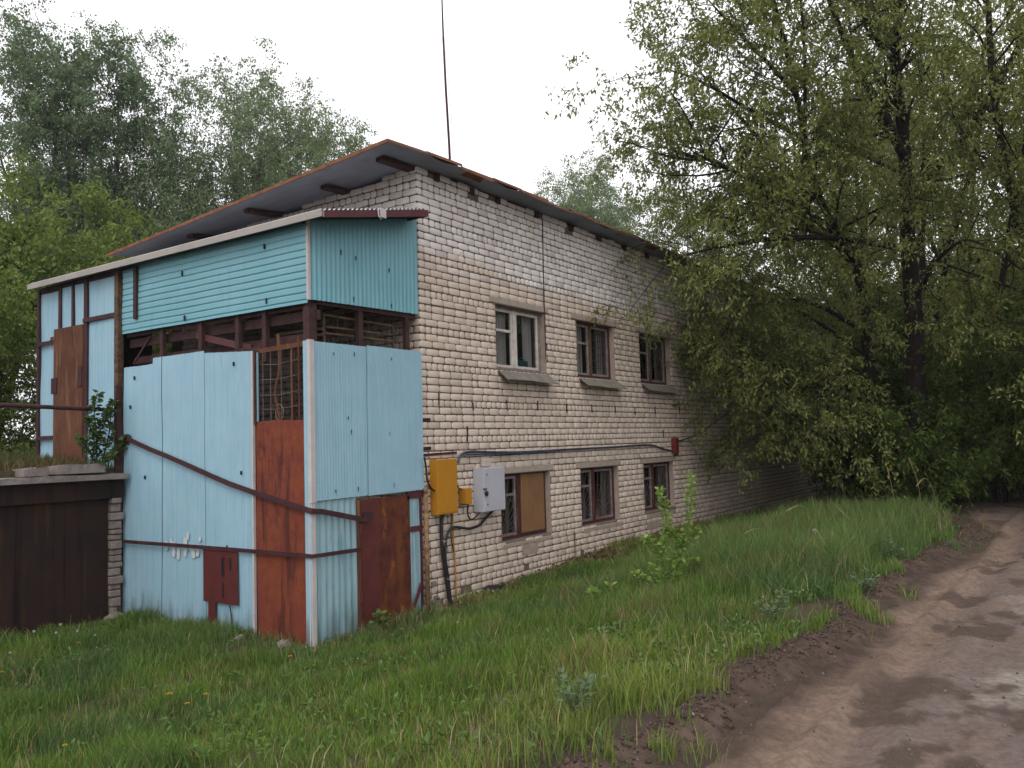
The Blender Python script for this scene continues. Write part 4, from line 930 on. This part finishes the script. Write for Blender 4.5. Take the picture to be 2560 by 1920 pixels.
dup(b3, (13.5, -7.6, .5), 1.3, 1.0, 'dark leafy bush in the shade on the far side of the road bend')
dup(b2, (15.0, -2.8, .3), 2.1, 1.25, 'tall dark bush hidden behind the trunks near the wall')
dup(b3, (20.5, -8.0, .5), 2.6, 1.5, 'dark bush deep in the thicket right of the vanishing road')
dup(b2, (22.5, -5.0, .5), 1.6, 1.6, 'dark bush deep in the thicket behind the vanishing road')
dup(b3, (22.0, -11.5, .5), 5.2, 1.6, 'deepest dark bush at the right frame edge')
dup(b2, (12.3, -9.4, .5), 5.5, 1.0, 'leafy bush on the right bank of the road at the frame edge')
dup(b3, (17.5, -5.6, .5), .6, 1.3, 'dark bush closing the view where the road disappears')
dup(b2, (17.5, -9.5, .5), 4.1, 1.3, 'dark bush at the right frame edge beyond the road')
for i, (x, y, rz, sc_, lb) in enumerate(((27, -3.5, .5, 2.1, 'large dark bush far behind the forked maple'), (28, -8.5, 1.9, 2.2, 'large dark bush far beyond the vanishing road'), (27, -13.5, 3.0, 2.2, 'large dark bush far beyond the right frame edge'), (18.5, -2.6, 4.4, 1.5, 'dark bush between the back trunks and the wall'), (33, -5.5, 5.4, 2.6, 'farthest dark bush of the thicket'), (16.5, -12.5, .9, 1.6, 'tall bush on the right bank outside the frame'))):
    dup(b3 if i % 2 else b2, (x, y, .4), rz, sc_, lb)
# generic maples further back on the right
GEN = dict(MAPLE, dens=[1.6, 1.9, 3.0, 0], len=[3.0, 1.5, .75], start=[.15, .12, .1, 0], leafn=6)
T = Tree(104)
limb(T, [(0, 0, -.2), (.2, .1, 3), (0, .3, 6), (.3, .1, 9), (.2, 0, 12.5)], .18, .03, dict(GEN, len=[3.4, 1.6, .75]))
limb(T, [(.1, .1, 3.4), (1.1, .8, 5.4), (2.0, 1.4, 7.6), (2.5, 1.7, 10)], .09, .02, GEN)
limb(T, [(.1, .2, 4.4), (-1.0, -.6, 6.6), (-1.9, -1.4, 8.8), (-2.3, -1.6, 10.6)], .09, .02, GEN)
gm = tree_build('maple_tree', 'maple of the thicket just beyond the forked trunk', 'tree', T, GEN, (0, 0, 0), 'thicket of trees closing the view on the right', M_bark, M_leafm, MC, .14, .06, 4, .5, .08)
gm.location = (15.5, -4.2, .4); gm['_w'] = (15.5, -4.2, .4)
for i, (x, y, z, rz, s, lb) in enumerate((
    (13.5, -12.6, .5, 1.0, .9, 'unseen maple added on the far side of the road to darken the right'),  # this tree and the next are unseen, added to darken the right
    (6.5, -13.5, .5, 2.9, .85, 'unseen tree added across the road from the tall grass for its shade'),
    (19.5, -6.8, .5, 2.2, 1.1, 'tree behind the forked maple where the road vanishes'),
    (19.0, -1.6, .3, 3.5, 1.0, 'tree close to the far end of the brick wall'),
    (24.0, -10.5, .5, 4.4, 1.2, 'distant tree low at the right frame edge'),
    (25.5, -4.0, .4, 5.1, 1.2, 'distant tree seen between the trunks in the middle of the thicket'),
    (11.5, -10.2, .5, .4, .9, 'tree overhanging the road just outside the right frame edge'),
    (29.0, 1.0, .5, 1.9, 1.15, 'distant tree rising over the far end of the roof'))):
    dup(gm, (x, y, z), rz, s, lb)
# birches
BIRCH = dict(seg=[7, 6, 6, 5], wob=[.10, .13, .16, .12], trop=[.03, .03, -.05, -.20], max=3, leafn=8, dens=[1.25, 1.7, 3.1, 0], start=[.30, .2, .15, 0],
             ang=[(25, 55), (25, 55), (25, 60)], lift=[.30, .10, -.25], len=[4.3, 2.1, 1.15], rr=.38)
BRC = ((.095, .155, .072), (.165, .225, .115))
def birch(seed, h, forks, S=BIRCH):
    T = Tree(seed)
    limb(T, [(0, 0, -.3), (.15, .1, h*.25), (-.1, .2, h*.5), (.15, 0, h*.78), (.1, 0, h)], .17, .025, S)
    for (a, z0, sp) in forks:
        limb(T, [(0, 0, h*z0), (sp*.4*math.cos(a), sp*.4*math.sin(a), h*(z0+.2)), (sp*.8*math.cos(a), sp*.8*math.sin(a), h*(z0+.42)), (sp*math.cos(a), sp*math.sin(a), h*min(.97, z0+.60))], .09, .02, dict(S, start=[.1, .2, .15, 0]))
    return T
grp_b = 'birches rising behind the building'
T = birch(301, 17, [(.5, .28, 2.4), (2.6, .33, 2.6), (4.6, .25, 2.2)])
bA = tree_build('birch_tree', 'tallest dark birch at the upper left of the photo', 'tree', T, BIRCH, (0, 0, 0), grp_b, M_bark2, M_leafb, BRC, .135, .075, 5, .9, .10)
T = birch(302, 15, [(1.2, .22, 3.0), (3.4, .26, 2.6), (5.3, .3, 2.6), (0.1, .35, 2.0)])
bB = tree_build('birch_tree', 'broad birch with a see-through fan of limbs left of the roof peak', 'tree', T, BIRCH, (0, 0, 0), grp_b, M_bark2, M_leafb, ((.125, .18, .085), (.205, .26, .13)), .135, .075, 4, .9, .10)
def put(o, loc, rz, s, lb=None, sz=None):
    o.location = loc; o.rotation_euler = (0, 0, rz); o.scale = (s, s, sz or s); o['_w'] = tuple(loc)
    if lb: o['label'] = lb
put(bA, (7.5, 24.3, 2.4), .3, .87)
put(bB, (11.9, 19.0, 2.4), 1.0, .84)
dup(bA, (9.2, 22.6, 2.4), 2.4, .82, 'second tall birch just right of the tallest one')
dup(bA, (4.0, 26.5, 2.4), 4.0, .55, 'birch cut by the left frame edge')
dup(bB, (14.0, 16.9, 2.4), 3.0, .76, 'lower birch with drooping twigs just left of the roof peak')
dup(bB, (15.2, 15.9, 2.4), 4.6, .66, 'lowest drooping birch whose tip touches the roof line')
dup(bB, (11.5, 27.0, 2.6), 5.2, .58, 'birch filling the gap behind the two tallest ones')
dup(bB, (30.4, 14.4, 2.0), 0.6, .88, 'weeping birch over the far half of the roof')
dup(bA, (36.0, 17.5, 2.0), 1.7, .78, 'hazy birch low above the middle of the roof')
dup(bA, (44.0, 25.0, 2.0), 3.7, .95, 'farthest pale tree peeking over the roof edge')
dup(bB, (31.5, 9.0, 1.0), 2.7, .80, 'birch between the weeping one and the maples')
for (x, y, rz, s, lb) in ((3.0, 33, 1.1, .9, 'birch deep in the wood behind the left frame edge'), (14, 27, 2.2, .8, 'birch deep in the wood behind the broad birch')):
    dup(bA, (x, y, 2.6), rz, s*.85, lb)
# light green understorey on the left
UC = ((.085, .135, .030), (.21, .27, .065))
UND = dict(BUSH, dens=[2.0, 2.6, 4.4, 0], len=[2.0, 1.1, .6])
def under(seed, h, sp, n):
    T = Tree(seed)
    for i in range(n):
        a = 2*math.pi*(i+T.r.rand()*.6)/n; hh = h*T.r.uniform(.6, 1.05); s = sp*T.r.uniform(.4, 1.1)
        limb(T, [(.1*math.cos(a), .1*math.sin(a), -.1), (s*.3*math.cos(a), s*.3*math.sin(a), hh*.45), (s*.7*math.cos(a), s*.7*math.sin(a), hh*.85), (s*math.cos(a), s*math.sin(a), hh)], .05, .012, UND)
    return T
grp_u = 'young maples behind the porch'
u1 = tree_build('young_maple', 'bright green young maple above the porch roof at the left', 'tree', under(401, 6.2, 2.0, 7), UND, (0, 0, 0), grp_u, M_bark, M_leafm, UC, .15, .075, 3, .5, .07)
put(u1, (3.3, 14.0, 2.2), 0, 1.0)
dup(u1, (.6, 13.4, 2.2), 1.7, .92, 'bright young maple at the left frame edge')
dup(u1, (6.0, 15.5, 2.2), 3.1, .86, 'young maple peeping over the low end of the big roof')
dup(u1, (-1.2, 10.2, 2.1), 4.2, .50, 'low green shrub beyond the left end of the porch')
dup(u1, (-2.6, 11.6, 2.1), 5.2, .62, 'green shrub beside the left frame edge above the garage')
dup(u1, (-2.2, 9.4, 2.1), 2.2, .58, 'low dark shrub on the upper ground just left of the porch')
dup(u1, (-3.4, 13.4, 2.2), 1.2, .7, 'bushy shrub at the left frame edge behind the handrail')
dup(u1, (-.4, 16.5, 2.2), 2.6, .95, 'shaded young tree behind the left shrubs')
dup(u1, (9.5, 16.8, 2.2), .9, .95, 'young maple under the broad birch')
dup(u1, (17.2, 8.8, 1.0), 2.0, 1.0, 'light green young maple showing over the far half of the roof')
dup(u1, (-5.5, 14.5, 2.2), .2, .9, 'young tree just outside the left frame edge')
dup(u1, (-3.6, 18.0, 2.3), 3.9, 1.1, 'young tree deep behind the left shrubs')

# ---- sapling, garage-top shrub, weeds
def leafy_plant(name, label, cat, stems, L, Wd, col, loc, group=None, nl=3, step=.05, stemr=.006, droop=.1, m=M_leafm):
    r = np.random.RandomState(abs(hash(label)) % 1000 if False else len(label)*13+len(stems)); root = thing(name, label, cat, loc, group)
    mb = MB(); P = []; A = []
    for st in stems:
        sp = smooth_path(st, 6); mb.tube(sp, [stemr*(1-.6*i/len(sp)) for i in range(len(sp))], 5)
        d = 0
        for i in range(len(sp)-1):
            seg = sp[i+1]-sp[i]; m_ = max(1, int(seg.length/step))
            for k in range(m_):
                if i < 2 and sp[0].z < loc[2]+.1: continue
                for _ in range(nl):
                    P.append(sp[i]+seg*(k+r.rand())/m_); a = r.normal(size=3); a[2] = a[2]*.4-droop+.3; A.append(a/np.linalg.norm(a))
    mb.build('stem', M_stem if stemr < .01 else M_bark, root, smooth=True)
    P = np.array([tuple(p) for p in P]); A = np.array(A); n = len(P); P = P+A*.02
    Nn = r.normal(size=(n, 3))*.4+np.array((0, 0, 1.)); Nn -= A*(Nn*A).sum(1, keepdims=True); Nn /= np.linalg.norm(Nn, axis=1, keepdims=True)
    S = np.cross(Nn, A); Ls = (L*r.uniform(.6, 1.15, n))[:, None]; Ws = (Wd*r.uniform(.8, 1.1, n))[:, None]
    v = np.stack([P, P+A*Ls*.28+S*Ws*.42+Nn*Ws*.12, P+A*Ls*.6+S*Ws*.46+Nn*Ws*.12, P+A*Ls-Nn*Ws*.1, P+A*Ls*.6-S*Ws*.46+Nn*Ws*.12, P+A*Ls*.28-S*Ws*.42+Nn*Ws*.12, P+A*Ls*.5], 1)
    base = np.arange(n)*7; fl = np.array([0, 1, 2, 6, 6, 2, 3, 6, 3, 4, 0, 6, 4, 5])
    idx = []; f4 = np.array([[0, 1, 2, 6], [0, 6, 4, 5]]); f3 = np.array([[6, 2, 3], [6, 3, 4]])
    idx = np.concatenate([(base[:, None]+f4.ravel()[None]), (base[:, None]+f3.ravel()[None])], 1).ravel(); cn = np.tile([4, 4, 3, 3], n)
    cc = np.array(col)[None]*r.uniform(.75, 1.2, (n, 1)); mesh_obj('leaves', v.reshape(-1, 3), idx, m, root, col=np.repeat(cc, 7, 0), counts=cn)
    return root
SC = (.25, .36, .09)
leafy_plant('sapling', 'bright green leafy sapling with two upright shoots growing in the grass before the wall', 'sapling',
    [[(.27, -3.31, .33), (.24, -3.29, .8), (.25, -3.36, 1.3), (.20, -3.32, 1.66)], [(.28, -3.33, .33), (.35, -3.46, .9), (.40, -3.58, 1.35), (.40, -3.63, 1.82)],
     [(.27, -3.31, .45), (.16, -3.15, .62), (.05, -3.0, .72)], [(.28, -3.33, .5), (.40, -3.50, .75), (.5, -3.62, .85)], [(.25, -3.3, .9), (.18, -3.2, 1.05), (.12, -3.12, 1.1)],
     [(.37, -3.5, 1.0), (.30, -3.42, 1.15), (.27, -3.4, 1.2)], [(.27, -3.31, .4), (.34, -3.2, .62), (.42, -3.1, .75)], [(.35, -3.46, .9), (.44, -3.55, 1.05), (.5, -3.65, 1.2)]],
    .072, .046, SC, (.27, -3.31, .33), nl=6, step=.030, stemr=.007, droop=-.2)
leafy_plant('sapling', 'small low leafy shoot left of the tall sapling', 'sapling', [[(-.08, -2.85, .3), (-.05, -2.86, .48), (-.1, -2.8, .6)], [(-.08, -2.85, .3), (-.2, -2.7, .45), (-.28, -2.66, .55)], [(-.08, -2.85, .3), (.05, -2.9, .5)]],
    .085, .055, SC, (-.08, -2.85, .3), nl=4, step=.045, stemr=.005, droop=-.2)
leafy_plant('shrub', 'dark leafy shrub on the garage roof against the porch corner post', 'shrub',
    [[(-2.25, 3.95, 2.05), (-2.28, 3.9, 2.5), (-2.33, 3.88, 2.85), (-2.30, 3.85, 3.08)], [(-2.2, 3.95, 2.05), (-2.12, 3.88, 2.5), (-2.1, 3.85, 2.85), (-2.05, 3.83, 2.98)], [(-2.25, 3.95, 2.1), (-2.45, 3.85, 2.35), (-2.55, 3.8, 2.5)],
     [(-2.22, 3.95, 2.1), (-2.0, 3.75, 2.35), (-1.99, 3.65, 2.5)], [(-2.25, 3.95, 2.3), (-2.40, 3.85, 2.6), (-2.45, 3.8, 2.75)], [(-2.2, 3.9, 2.0), (-2.35, 3.7, 2.1), (-2.2, 3.62, 2.25)], [(-2.28, 3.9, 2.5), (-2.2, 3.82, 2.7), (-2.2, 3.8, 2.85)]],
    .085, .055, (.095, .14, .045), (-2.25, 3.95, 2.05), nl=9, step=.035, stemr=.011, droop=.2)
leafy_plant('weed', 'small broad leaved weed at the foot of the rusted door', 'weed', [[(-1.2, -.22, .03), (-1.2, -.25, .18), (-1.15, -.27, .26)], [(-1.2, -.22, .03), (-1.08, -.25, .14), (-1.0, -.27, .2)], [(-1.2, -.22, .03), (-1.3, -.26, .12)]],
    .08, .05, (.13, .19, .06), (-1.2, -.22, .03), nl=3, step=.04, stemr=.004, droop=-.1)
GW = (.12, .165, .095)
wid = [(-4.35, -4.85, 'grey green wormwood clump at the bottom centre beside the road edge'), (.1, -4.35, 'grey green wormwood tuft in the tall grass right of the sapling'), (-1.35, -5.05, 'pale wormwood tuft on the edge of the dark soil bank'), (.25, -5.45, 'small pale wormwood sprig growing on the bare road edge'), (2.6, -5.25, 'grey leaved weed clump at the far road edge')]
for (x, y, lb) in wid:
    z = float(H(x, y)); st = []
    for k in range(6):
        a = k*1.05; hh = rnd.uniform(.16, .30); st.append([(x, y, z), (x+.05*math.cos(a), y+.05*math.sin(a), z+hh*.5), (x+.13*math.cos(a), y+.13*math.sin(a), z+hh)])
    leafy_plant('wormwood', lb, 'weed', st, .05, .018, GW, (x, y, z), 'wormwood clumps along the road', nl=4, step=.03, stemr=.003, droop=0, m=M_grass)

# ---- grass
def grass_field(name, N, xr, yr, dens, hfun, seed, cols, width, keep=None):
    r = np.random.RandomState(seed); X = r.uniform(*xr, N); Y = r.uniform(*yr, N)
    k = r.rand(N) < dens(X, Y); X, Y = X[k], Y[k]; n = len(X); Z = H(X, Y)-.01
    Z = np.where(Y-EDGE(X) < .1, np.maximum(Z, road_h(X, Y)-.01), Z)
    h = hfun(X, Y)*r.uniform(.45, 1.25, n); a = r.uniform(0, 2*np.pi, n); la = r.uniform(0, 2*np.pi, n); lean = h*r.uniform(.08, .65, n)
    wd = width*r.uniform(.6, 1.3, n)*(1+.35*(np.hypot(X+8.7, Y+7.4)/10))
    sx, sy = np.cos(a)*wd/2, np.sin(a)*wd/2; lx, ly = np.cos(la)*lean, np.sin(la)*lean
    v = np.stack([np.stack([X-sx, Y-sy, Z], -1), np.stack([X+sx, Y+sy, Z], -1), np.stack([X+sx*.8+lx*.35, Y+sy*.8+ly*.35, Z+h*.6], -1), np.stack([X-sx*.8+lx*.35, Y-sy*.8+ly*.35, Z+h*.6], -1), np.stack([X+lx, Y+ly, Z+h*.97], -1)], 1)
    base = (np.arange(n)*5)[:, None]; idx = np.concatenate([base+np.array([[0, 1, 2, 3]]), base+np.array([[3, 2, 4]])], 1).ravel(); cn = np.tile([4, 3], n)
    c = cols(X, Y, r)
    return mesh_obj(name, v.reshape(-1, 3), idx, M_grass, col=np.repeat(c, 5, 0), counts=cn)
def inside(X, Y):
    return ((X > -1.93) & (Y > -.02)) | (Y > 3.66)
def gd(X, Y):
    e = EDGE(X)
    d = sstep(-.12, .30, Y-e-.30*(fbm(X*2, Y*2, 15)-.35))*(.45+.75*sstep(.30, .5, fbm(X*1.3, Y*1.3, 16)))
    bare = sstep(.56, .66, fbm(X*1.3+9, Y*1.3, 19))*sstep(-2.8, -4.0, Y)*.85
    d = d*(1-bare)
    d = d*(1-.9*sstep(7.5, 10.5, X-.5*(Y+4)))
    near = np.clip(1.15-.05*np.hypot(X+8.7, Y+7.4), .4, 1)
    return np.where(inside(X, Y), 0, d*near)
def tall(X, Y): return sstep(-1.8, 1.8, X)*sstep(-1.6, -2.8, Y)*sstep(-5.7, -5.0, Y)*sstep(9.5, 7.5, X)
def gh(X, Y):
    return (.075+.13*sstep(.3, .7, fbm(X*1.6, Y*1.6, 31)))*(1+.25*sstep(-4, -7, X))+.34*tall(X, Y)*(.5+fbm(X*1.5, Y*1.5, 32))+.05*sstep(.55, .7, fbm(X*2.1, Y*2.1, 35))-.03*sstep(-1.0, -.2, Y)*(X > 0)
def gc(X, Y, r):
    n = len(X); t = np.clip(fbm(X*.8, Y*.8, 41)*1.6-.3+r.normal(size=n)*.18, 0, 1)
    c = lerp3((.075, .145, .024), (.155, .235, .045), t)
    c = lerp3(c, (.115, .185, .060), np.clip(tall(X, Y)*.65+sstep(.5, .7, fbm(X*.6+5, Y*.6, 43))*.6, 0, 1)*.8)
    c = lerp3(c, (.155, .125, .060), np.clip(sstep(.54, .70, fbm(X*1.9+3, Y*1.9, 45))*.75+sstep(-1.1, -.3, Y)*(X > -1.5)*.45, 0, 1)*(r.rand(n) < .55))
    c = lerp3(c, (.060, .118, .040), sstep(.52, .66, fbm(X*1.2, Y*1.2+8, 46))*.6)
    yel = sstep(-3.2, -4.6, Y)*sstep(-1.0, -3.0, X)*sstep(-7.5, -5, X); c = lerp3(c, (.210, .245, .055), yel*np.clip(r.rand(n)*1.2, 0, 1)*.8)
    dry = (r.rand(n) < (.06+.16*sstep(.58, .75, fbm(X*1.4, Y*1.4, 44))+.25*sstep(-.5, -.05, Y)*(X > -2))).astype(float); c = lerp3(c, (.30, .22, .12), dry*.85)
    return c*r.uniform(.7, 1.25, (n, 1))
struct(grass_field('grass', 620000, (-9.2, 14), (-5.6, 3.7), gd, gh, 5, gc, .0062), 'stuff')
struct(grass_field('grass', 60000, (-8, 9), (-6.2, -5.2), lambda X, Y: sstep(.64, .76, fbm(X*2.6, Y*2.6, 99))*sstep(-.75, -.1, Y-EDGE(X))*sstep(.5, .1, Y-EDGE(X)), lambda X, Y: .09+.10*fbm(X, Y, 98), 15, gc, .006), 'stuff')
def gcw(X, Y, r):
    t = r.rand(len(X)); return lerp3((.15, .21, .09), (.33, .27, .16), sstep(.62, .70, t))*r.uniform(.8, 1.3, (len(X), 1))
struct(grass_field('grass', 30000, (-9, 9), (-5.5, 3.6), lambda X, Y: gd(X, Y)*(.10+.9*tall(X, Y)+.35*sstep(.58, .68, fbm(X*1.5, Y*1.5, 66))+.5*sstep(-3.6, -4.8, Y)), lambda X, Y: .20+.20*tall(X, Y), 25, gcw, .005), 'stuff')
def gd2(X, Y): return np.where((X < -2.0) | (Y > 6.4), sstep(3.72, 3.9, Y)*(.5+.5*fbm(X*2, Y*2, 6)), 0)
def gh2(X, Y): return .10+.16*fbm(X*2, Y*2, 7)*sstep(3.7, 4.5, Y)
def gc2(X, Y, r): return lerp3((.07, .10, .03), (.12, .09, .045), sstep(.4, .62, fbm(X*3, Y*3, 9)))*r.uniform(.6, 1.3, (len(X), 1))
struct(grass_field('grass', 60000, (-9, 1), (3.68, 10), gd2, gh2, 6, gc2, .008), 'stuff')
# broad leaved ground cover scattered in the sward
r = np.random.RandomState(77); n = 5500
X = r.uniform(-8.5, 8, n); Y = r.uniform(-5.5, 3.5, n); k = (r.rand(n) < gd(X, Y)*(.25+1.2*sstep(.5, .65, fbm(X*1.1, Y*1.1, 91))+.8*sstep(-3.8, -4.8, Y))); X, Y = X[k], Y[k]; X = np.repeat(X, 7); Y = np.repeat(Y, 7); n = len(X)
X = X+r.normal(size=n)*.035; Y = Y+r.normal(size=n)*.035; P = np.stack([X, Y, H(X, Y)+.02+r.rand(n)*.07*(1+tall(X, Y))], -1)
A = r.normal(size=(n, 3)); A[:, 2] = np.abs(A[:, 2])*.6; A /= np.linalg.norm(A, axis=1, keepdims=True); Nn = r.normal(size=(n, 3))*.4+np.array((0, 0, 1.)); Nn -= A*(Nn*A).sum(1, keepdims=True); Nn /= np.linalg.norm(Nn, axis=1, keepdims=True)
v, idx, cn, cc = quads_mesh(P, A, Nn, r.uniform(.03, .075, n), r.uniform(.012, .03, n), np.array((.10, .165, .05))[None]*r.uniform(.7, 1.3, (n, 1)), .1)
struct(mesh_obj('ground_cover', v, idx, M_grass, col=cc, counts=cn), 'stuff')
# leaf litter by the wall foot
n = 2600; X = r.uniform(.1, 9, n); Y = -np.abs(r.normal(size=n))*.42-.05; P = np.stack([X, Y, H(X, Y)+.02+r.rand(n)*.05], -1)
A = r.normal(size=(n, 3)); A /= np.linalg.norm(A, axis=1, keepdims=True); Nn = r.normal(size=(n, 3)); Nn -= A*(Nn*A).sum(1, keepdims=True); Nn /= np.linalg.norm(Nn, axis=1, keepdims=True)
v, idx, cn, cc = quads_mesh(P, A, Nn, r.uniform(.04, .09, n), r.uniform(.02, .05, n), np.array((.15, .10, .06))[None]*r.uniform(.5, 1.4, (n, 1)), .1)
struct(mesh_obj('leaf_litter', v, idx, M_grass, col=cc, counts=cn), 'stuff')
# clods of dark soil along the road edge
n = 5200; X = r.uniform(-8.5, 9, n); Y = EDGE(X)-r.normal(size=n)*.11-.14; V = []; F = []
Zc = road_h(X, Y); s = np.abs(r.normal(size=n))*.006+.004
oct_ = np.array([(1, 0, 0), (-1, 0, 0), (0, 1, 0), (0, -1, 0), (0, 0, 1), (0, 0, -1)], float)
V = (np.stack([X, Y, Zc+s*.3], -1)[:, None, :]+oct_[None]*s[:, None, None]*r.uniform(.6, 1.5, (n, 6, 1))).reshape(-1, 3)
tri = np.array([(0, 2, 4), (2, 1, 4), (1, 3, 4), (3, 0, 4), (2, 0, 5), (1, 2, 5), (3, 1, 5), (0, 3, 5)]); idx = ((np.arange(n)*6)[:, None]+tri.ravel()[None]).ravel()
cc = np.repeat(np.array((.055, .037, .028))[None]*r.uniform(.5, 1.8, (n, 1)), 6, 0)
struct(mesh_obj('soil_clods', V, idx, M_soil, col=cc, counts=np.full(n*8, 3)), 'stuff')
n = 2600; X = r.uniform(-8.5, 8, n); Y = r.uniform(-8.5, -5.3, n); k = r.rand(n) < .25+.75*sstep(.5, .65, fbm(X*1.8, Y*1.8, 97)); X, Y = X[k], Y[k]; n = len(X); s = np.abs(r.normal(size=n))*.0045+.0025
V = (np.stack([X, Y, road_h(X, Y)+s*.3], -1)[:, None, :]+oct_[None]*s[:, None, None]*r.uniform(.6, 1.5, (n, 6, 1))).reshape(-1, 3); idx = ((np.arange(n)*6)[:, None]+tri.ravel()[None]).ravel()
cc = np.repeat(np.array((.17, .135, .115))[None]*r.uniform(.25, 1.7, (n, 1)), 6, 0); struct(mesh_obj('gravel', V, idx, M_soil, col=cc, counts=np.full(n*8, 3)), 'stuff')
# dandelions
def dandelion(puff):
    t = thing('dandelion', 'x', 'flower', (0, 0, 0)); h = .20 if puff else .14
    MB().tube([(0, 0, 0), (.01, 0, h*.5), (.0, .01, h)], .0035, 5).build('stem', M_stem, t)
    q = MB()
    if puff:
        for i in range(40):
            z = 1-2*(i+.5)/40; a = i*2.4; rr = math.sqrt(1-z*z); d = Vector((rr*math.cos(a), rr*math.sin(a), z)); c = Vector((0, .01, h+.012))
            q.beam(c+d*.004, c+d*.020, .0022, .0022); e = c+d*.022; s_ = .005; u_ = d.orthogonal().normalized(); w_ = d.cross(u_)
            q.add([e-u_*s_-w_*s_, e+u_*s_-w_*s_, e+u_*s_+w_*s_, e-u_*s_+w_*s_], [(0, 1, 2, 3)])
        q.build('seed_head', M_puff, t)
    else:
        for ring, (n_, L_, el) in enumerate(((14, .021, .15), (11, .017, .5), (8, .012, .95))):
            for i in range(n_):
                a = 2*math.pi*i/n_+ring*.3; d = Vector((math.cos(a)*math.cos(el), math.sin(a)*math.cos(el), math.sin(el))); s_ = Vector((-math.sin(a), math.cos(a), 0))*.0035; c = Vector((0, .01, h))
                q.add([c-s_, c+s_, c+d*L_+s_, c+d*L_-s_], [(0, 1, 2, 3)])
        q.build('petals', M_flow, t)
    return t
dy, dp = dandelion(False), dandelion(True)
ysp = [(-4.28, -.8, 'yellow dandelion left of centre in the foreground lawn, second from the left of three'), (-4.43, -1.27, 'lowest of the three yellow dandelions in the foreground lawn'), (-4.15, -1.11, 'rightmost of the three yellow dandelions in the foreground lawn'),
       (-5.43, -1.27, 'lone yellow dandelion at the bottom left'), (-3.5, 2.12, 'yellow dandelion below the middle of the dark garage gate'), (-2.89, -.69, 'yellow dandelion before the white corner strip of the porch'), (-4.53, 1.62, 'yellow dandelion at the left frame edge')]
for i, (x, y, lb) in enumerate(ysp):
    o = dy if i == 0 else dup(dy, (0, 0, 0), i, 1, lb); put(o, (x, y, float(H(x, y))), i, rnd.uniform(.9, 1.2), lb)
for o in bpy.data.objects:
    if o.name.startswith('dandelion') and o.get('label', '').startswith('yellow') or 'yellow dandelion' in o.get('label', ''): o['group'] = 'yellow dandelions'
psp = [(-3.06, 3.32, 'before the gate beside the broken brick pier'), (-3.22, 2.62, 'below the right part of the gate, the taller one'), (-3.16, 2.35, 'rightmost before the porch sheets'), (-3.33, 2.9, 'second left of the brick pier'),
       (-4.06, 2.46, 'farthest left before the gate'), (-3.45, 3.2, 'highest before the middle of the gate'), (-1.06, -1.37, 'in the lawn before the rusted door'), (3.65, -4.07, 'standing in the tall grass at the right'), (.9, -.45, 'close to the wall foot right of the cables'), (4.6, -2.0, 'in the shade behind the tall grass')]
for i, (x, y, lb) in enumerate(psp):
    lb = 'white dandelion seed head '+lb
    o = dp if i == 0 else dup(dp, (0, 0, 0), i, 1, lb); put(o, (x, y, float(H(x, y))), i*.8, rnd.uniform(.6, .95) if x != 3.65 else 1.5, lb); o['group'] = 'dandelion seed heads'
# long dry stalks in the tall grass
stk = [((5.6, -3.6), (-.35, .3), .55, 'arching dry grass stalk at the dark edge of the tall grass'), ((3.4, -3.6), (-.35, .25), .42, 'lower arching dry grass stalk right of the sapling'), ((6.5, -4.6), (-.1, .05), .85, 'tall upright dry stalk before the maple bush'),
       ((7.2, -4.9), (-.22, .1), .95, 'tallest dry stalk before the maple bush'), ((7.6, -5.1), (-.4, .2), .8, 'leaning dry stalk at the right end of the grass'), ((2.2, -3.5), (-.2, .1), .35, 'short reddish dry stalk near the sapling')]
for ((x, y), (dx, dy_), h, lb) in stk:
    z = float(H(x, y)); q = MB(); pts = smooth_path([(x, y, z), (x+dx*.25, y+dy_*.25, z+h*.65), (x+dx*.7, y+dy_*.7, z+h), (x+dx*1.3, y+dy_*1.3, z+h*(.85 if abs(dx) > .3 else 1.25))]); q.tube(pts, [.004]*(len(pts)-5)+[.007, .010, .010, .008, .003], 5)
    tag(q.build('grass_stalk', M_straw, origin=(x, y, z)), lb, 'grass stalk', 'dry grass stalks')

# ---- thin scattering volume added to imitate lens veil over the far trees
hz = MB().box(-50, 75, -35, 60, -1.6, 26).build('veil_haze', M_dark); hz['kind'] = 'stuff'
hm = bpy.data.materials.new('veil_haze_mat'); hm.use_nodes = True; hn = hm.node_tree; hn.nodes.clear()
pv = hn.nodes.new('ShaderNodeVolumePrincipled'); pv.inputs['Color'].default_value = (.93, .95, 1, 1); pv.inputs['Density'].default_value = .0005; pv.inputs['Anisotropy'].default_value = .3
ho = hn.nodes.new('ShaderNodeOutputMaterial'); hn.links.new(pv.outputs[0], ho.inputs['Volume'])
hz.data.materials.clear(); hz.data.materials.append(hm)
sc.cycles.volume_bounces = 1
for o in bpy.data.objects:
    if '_w' in o: del o['_w']
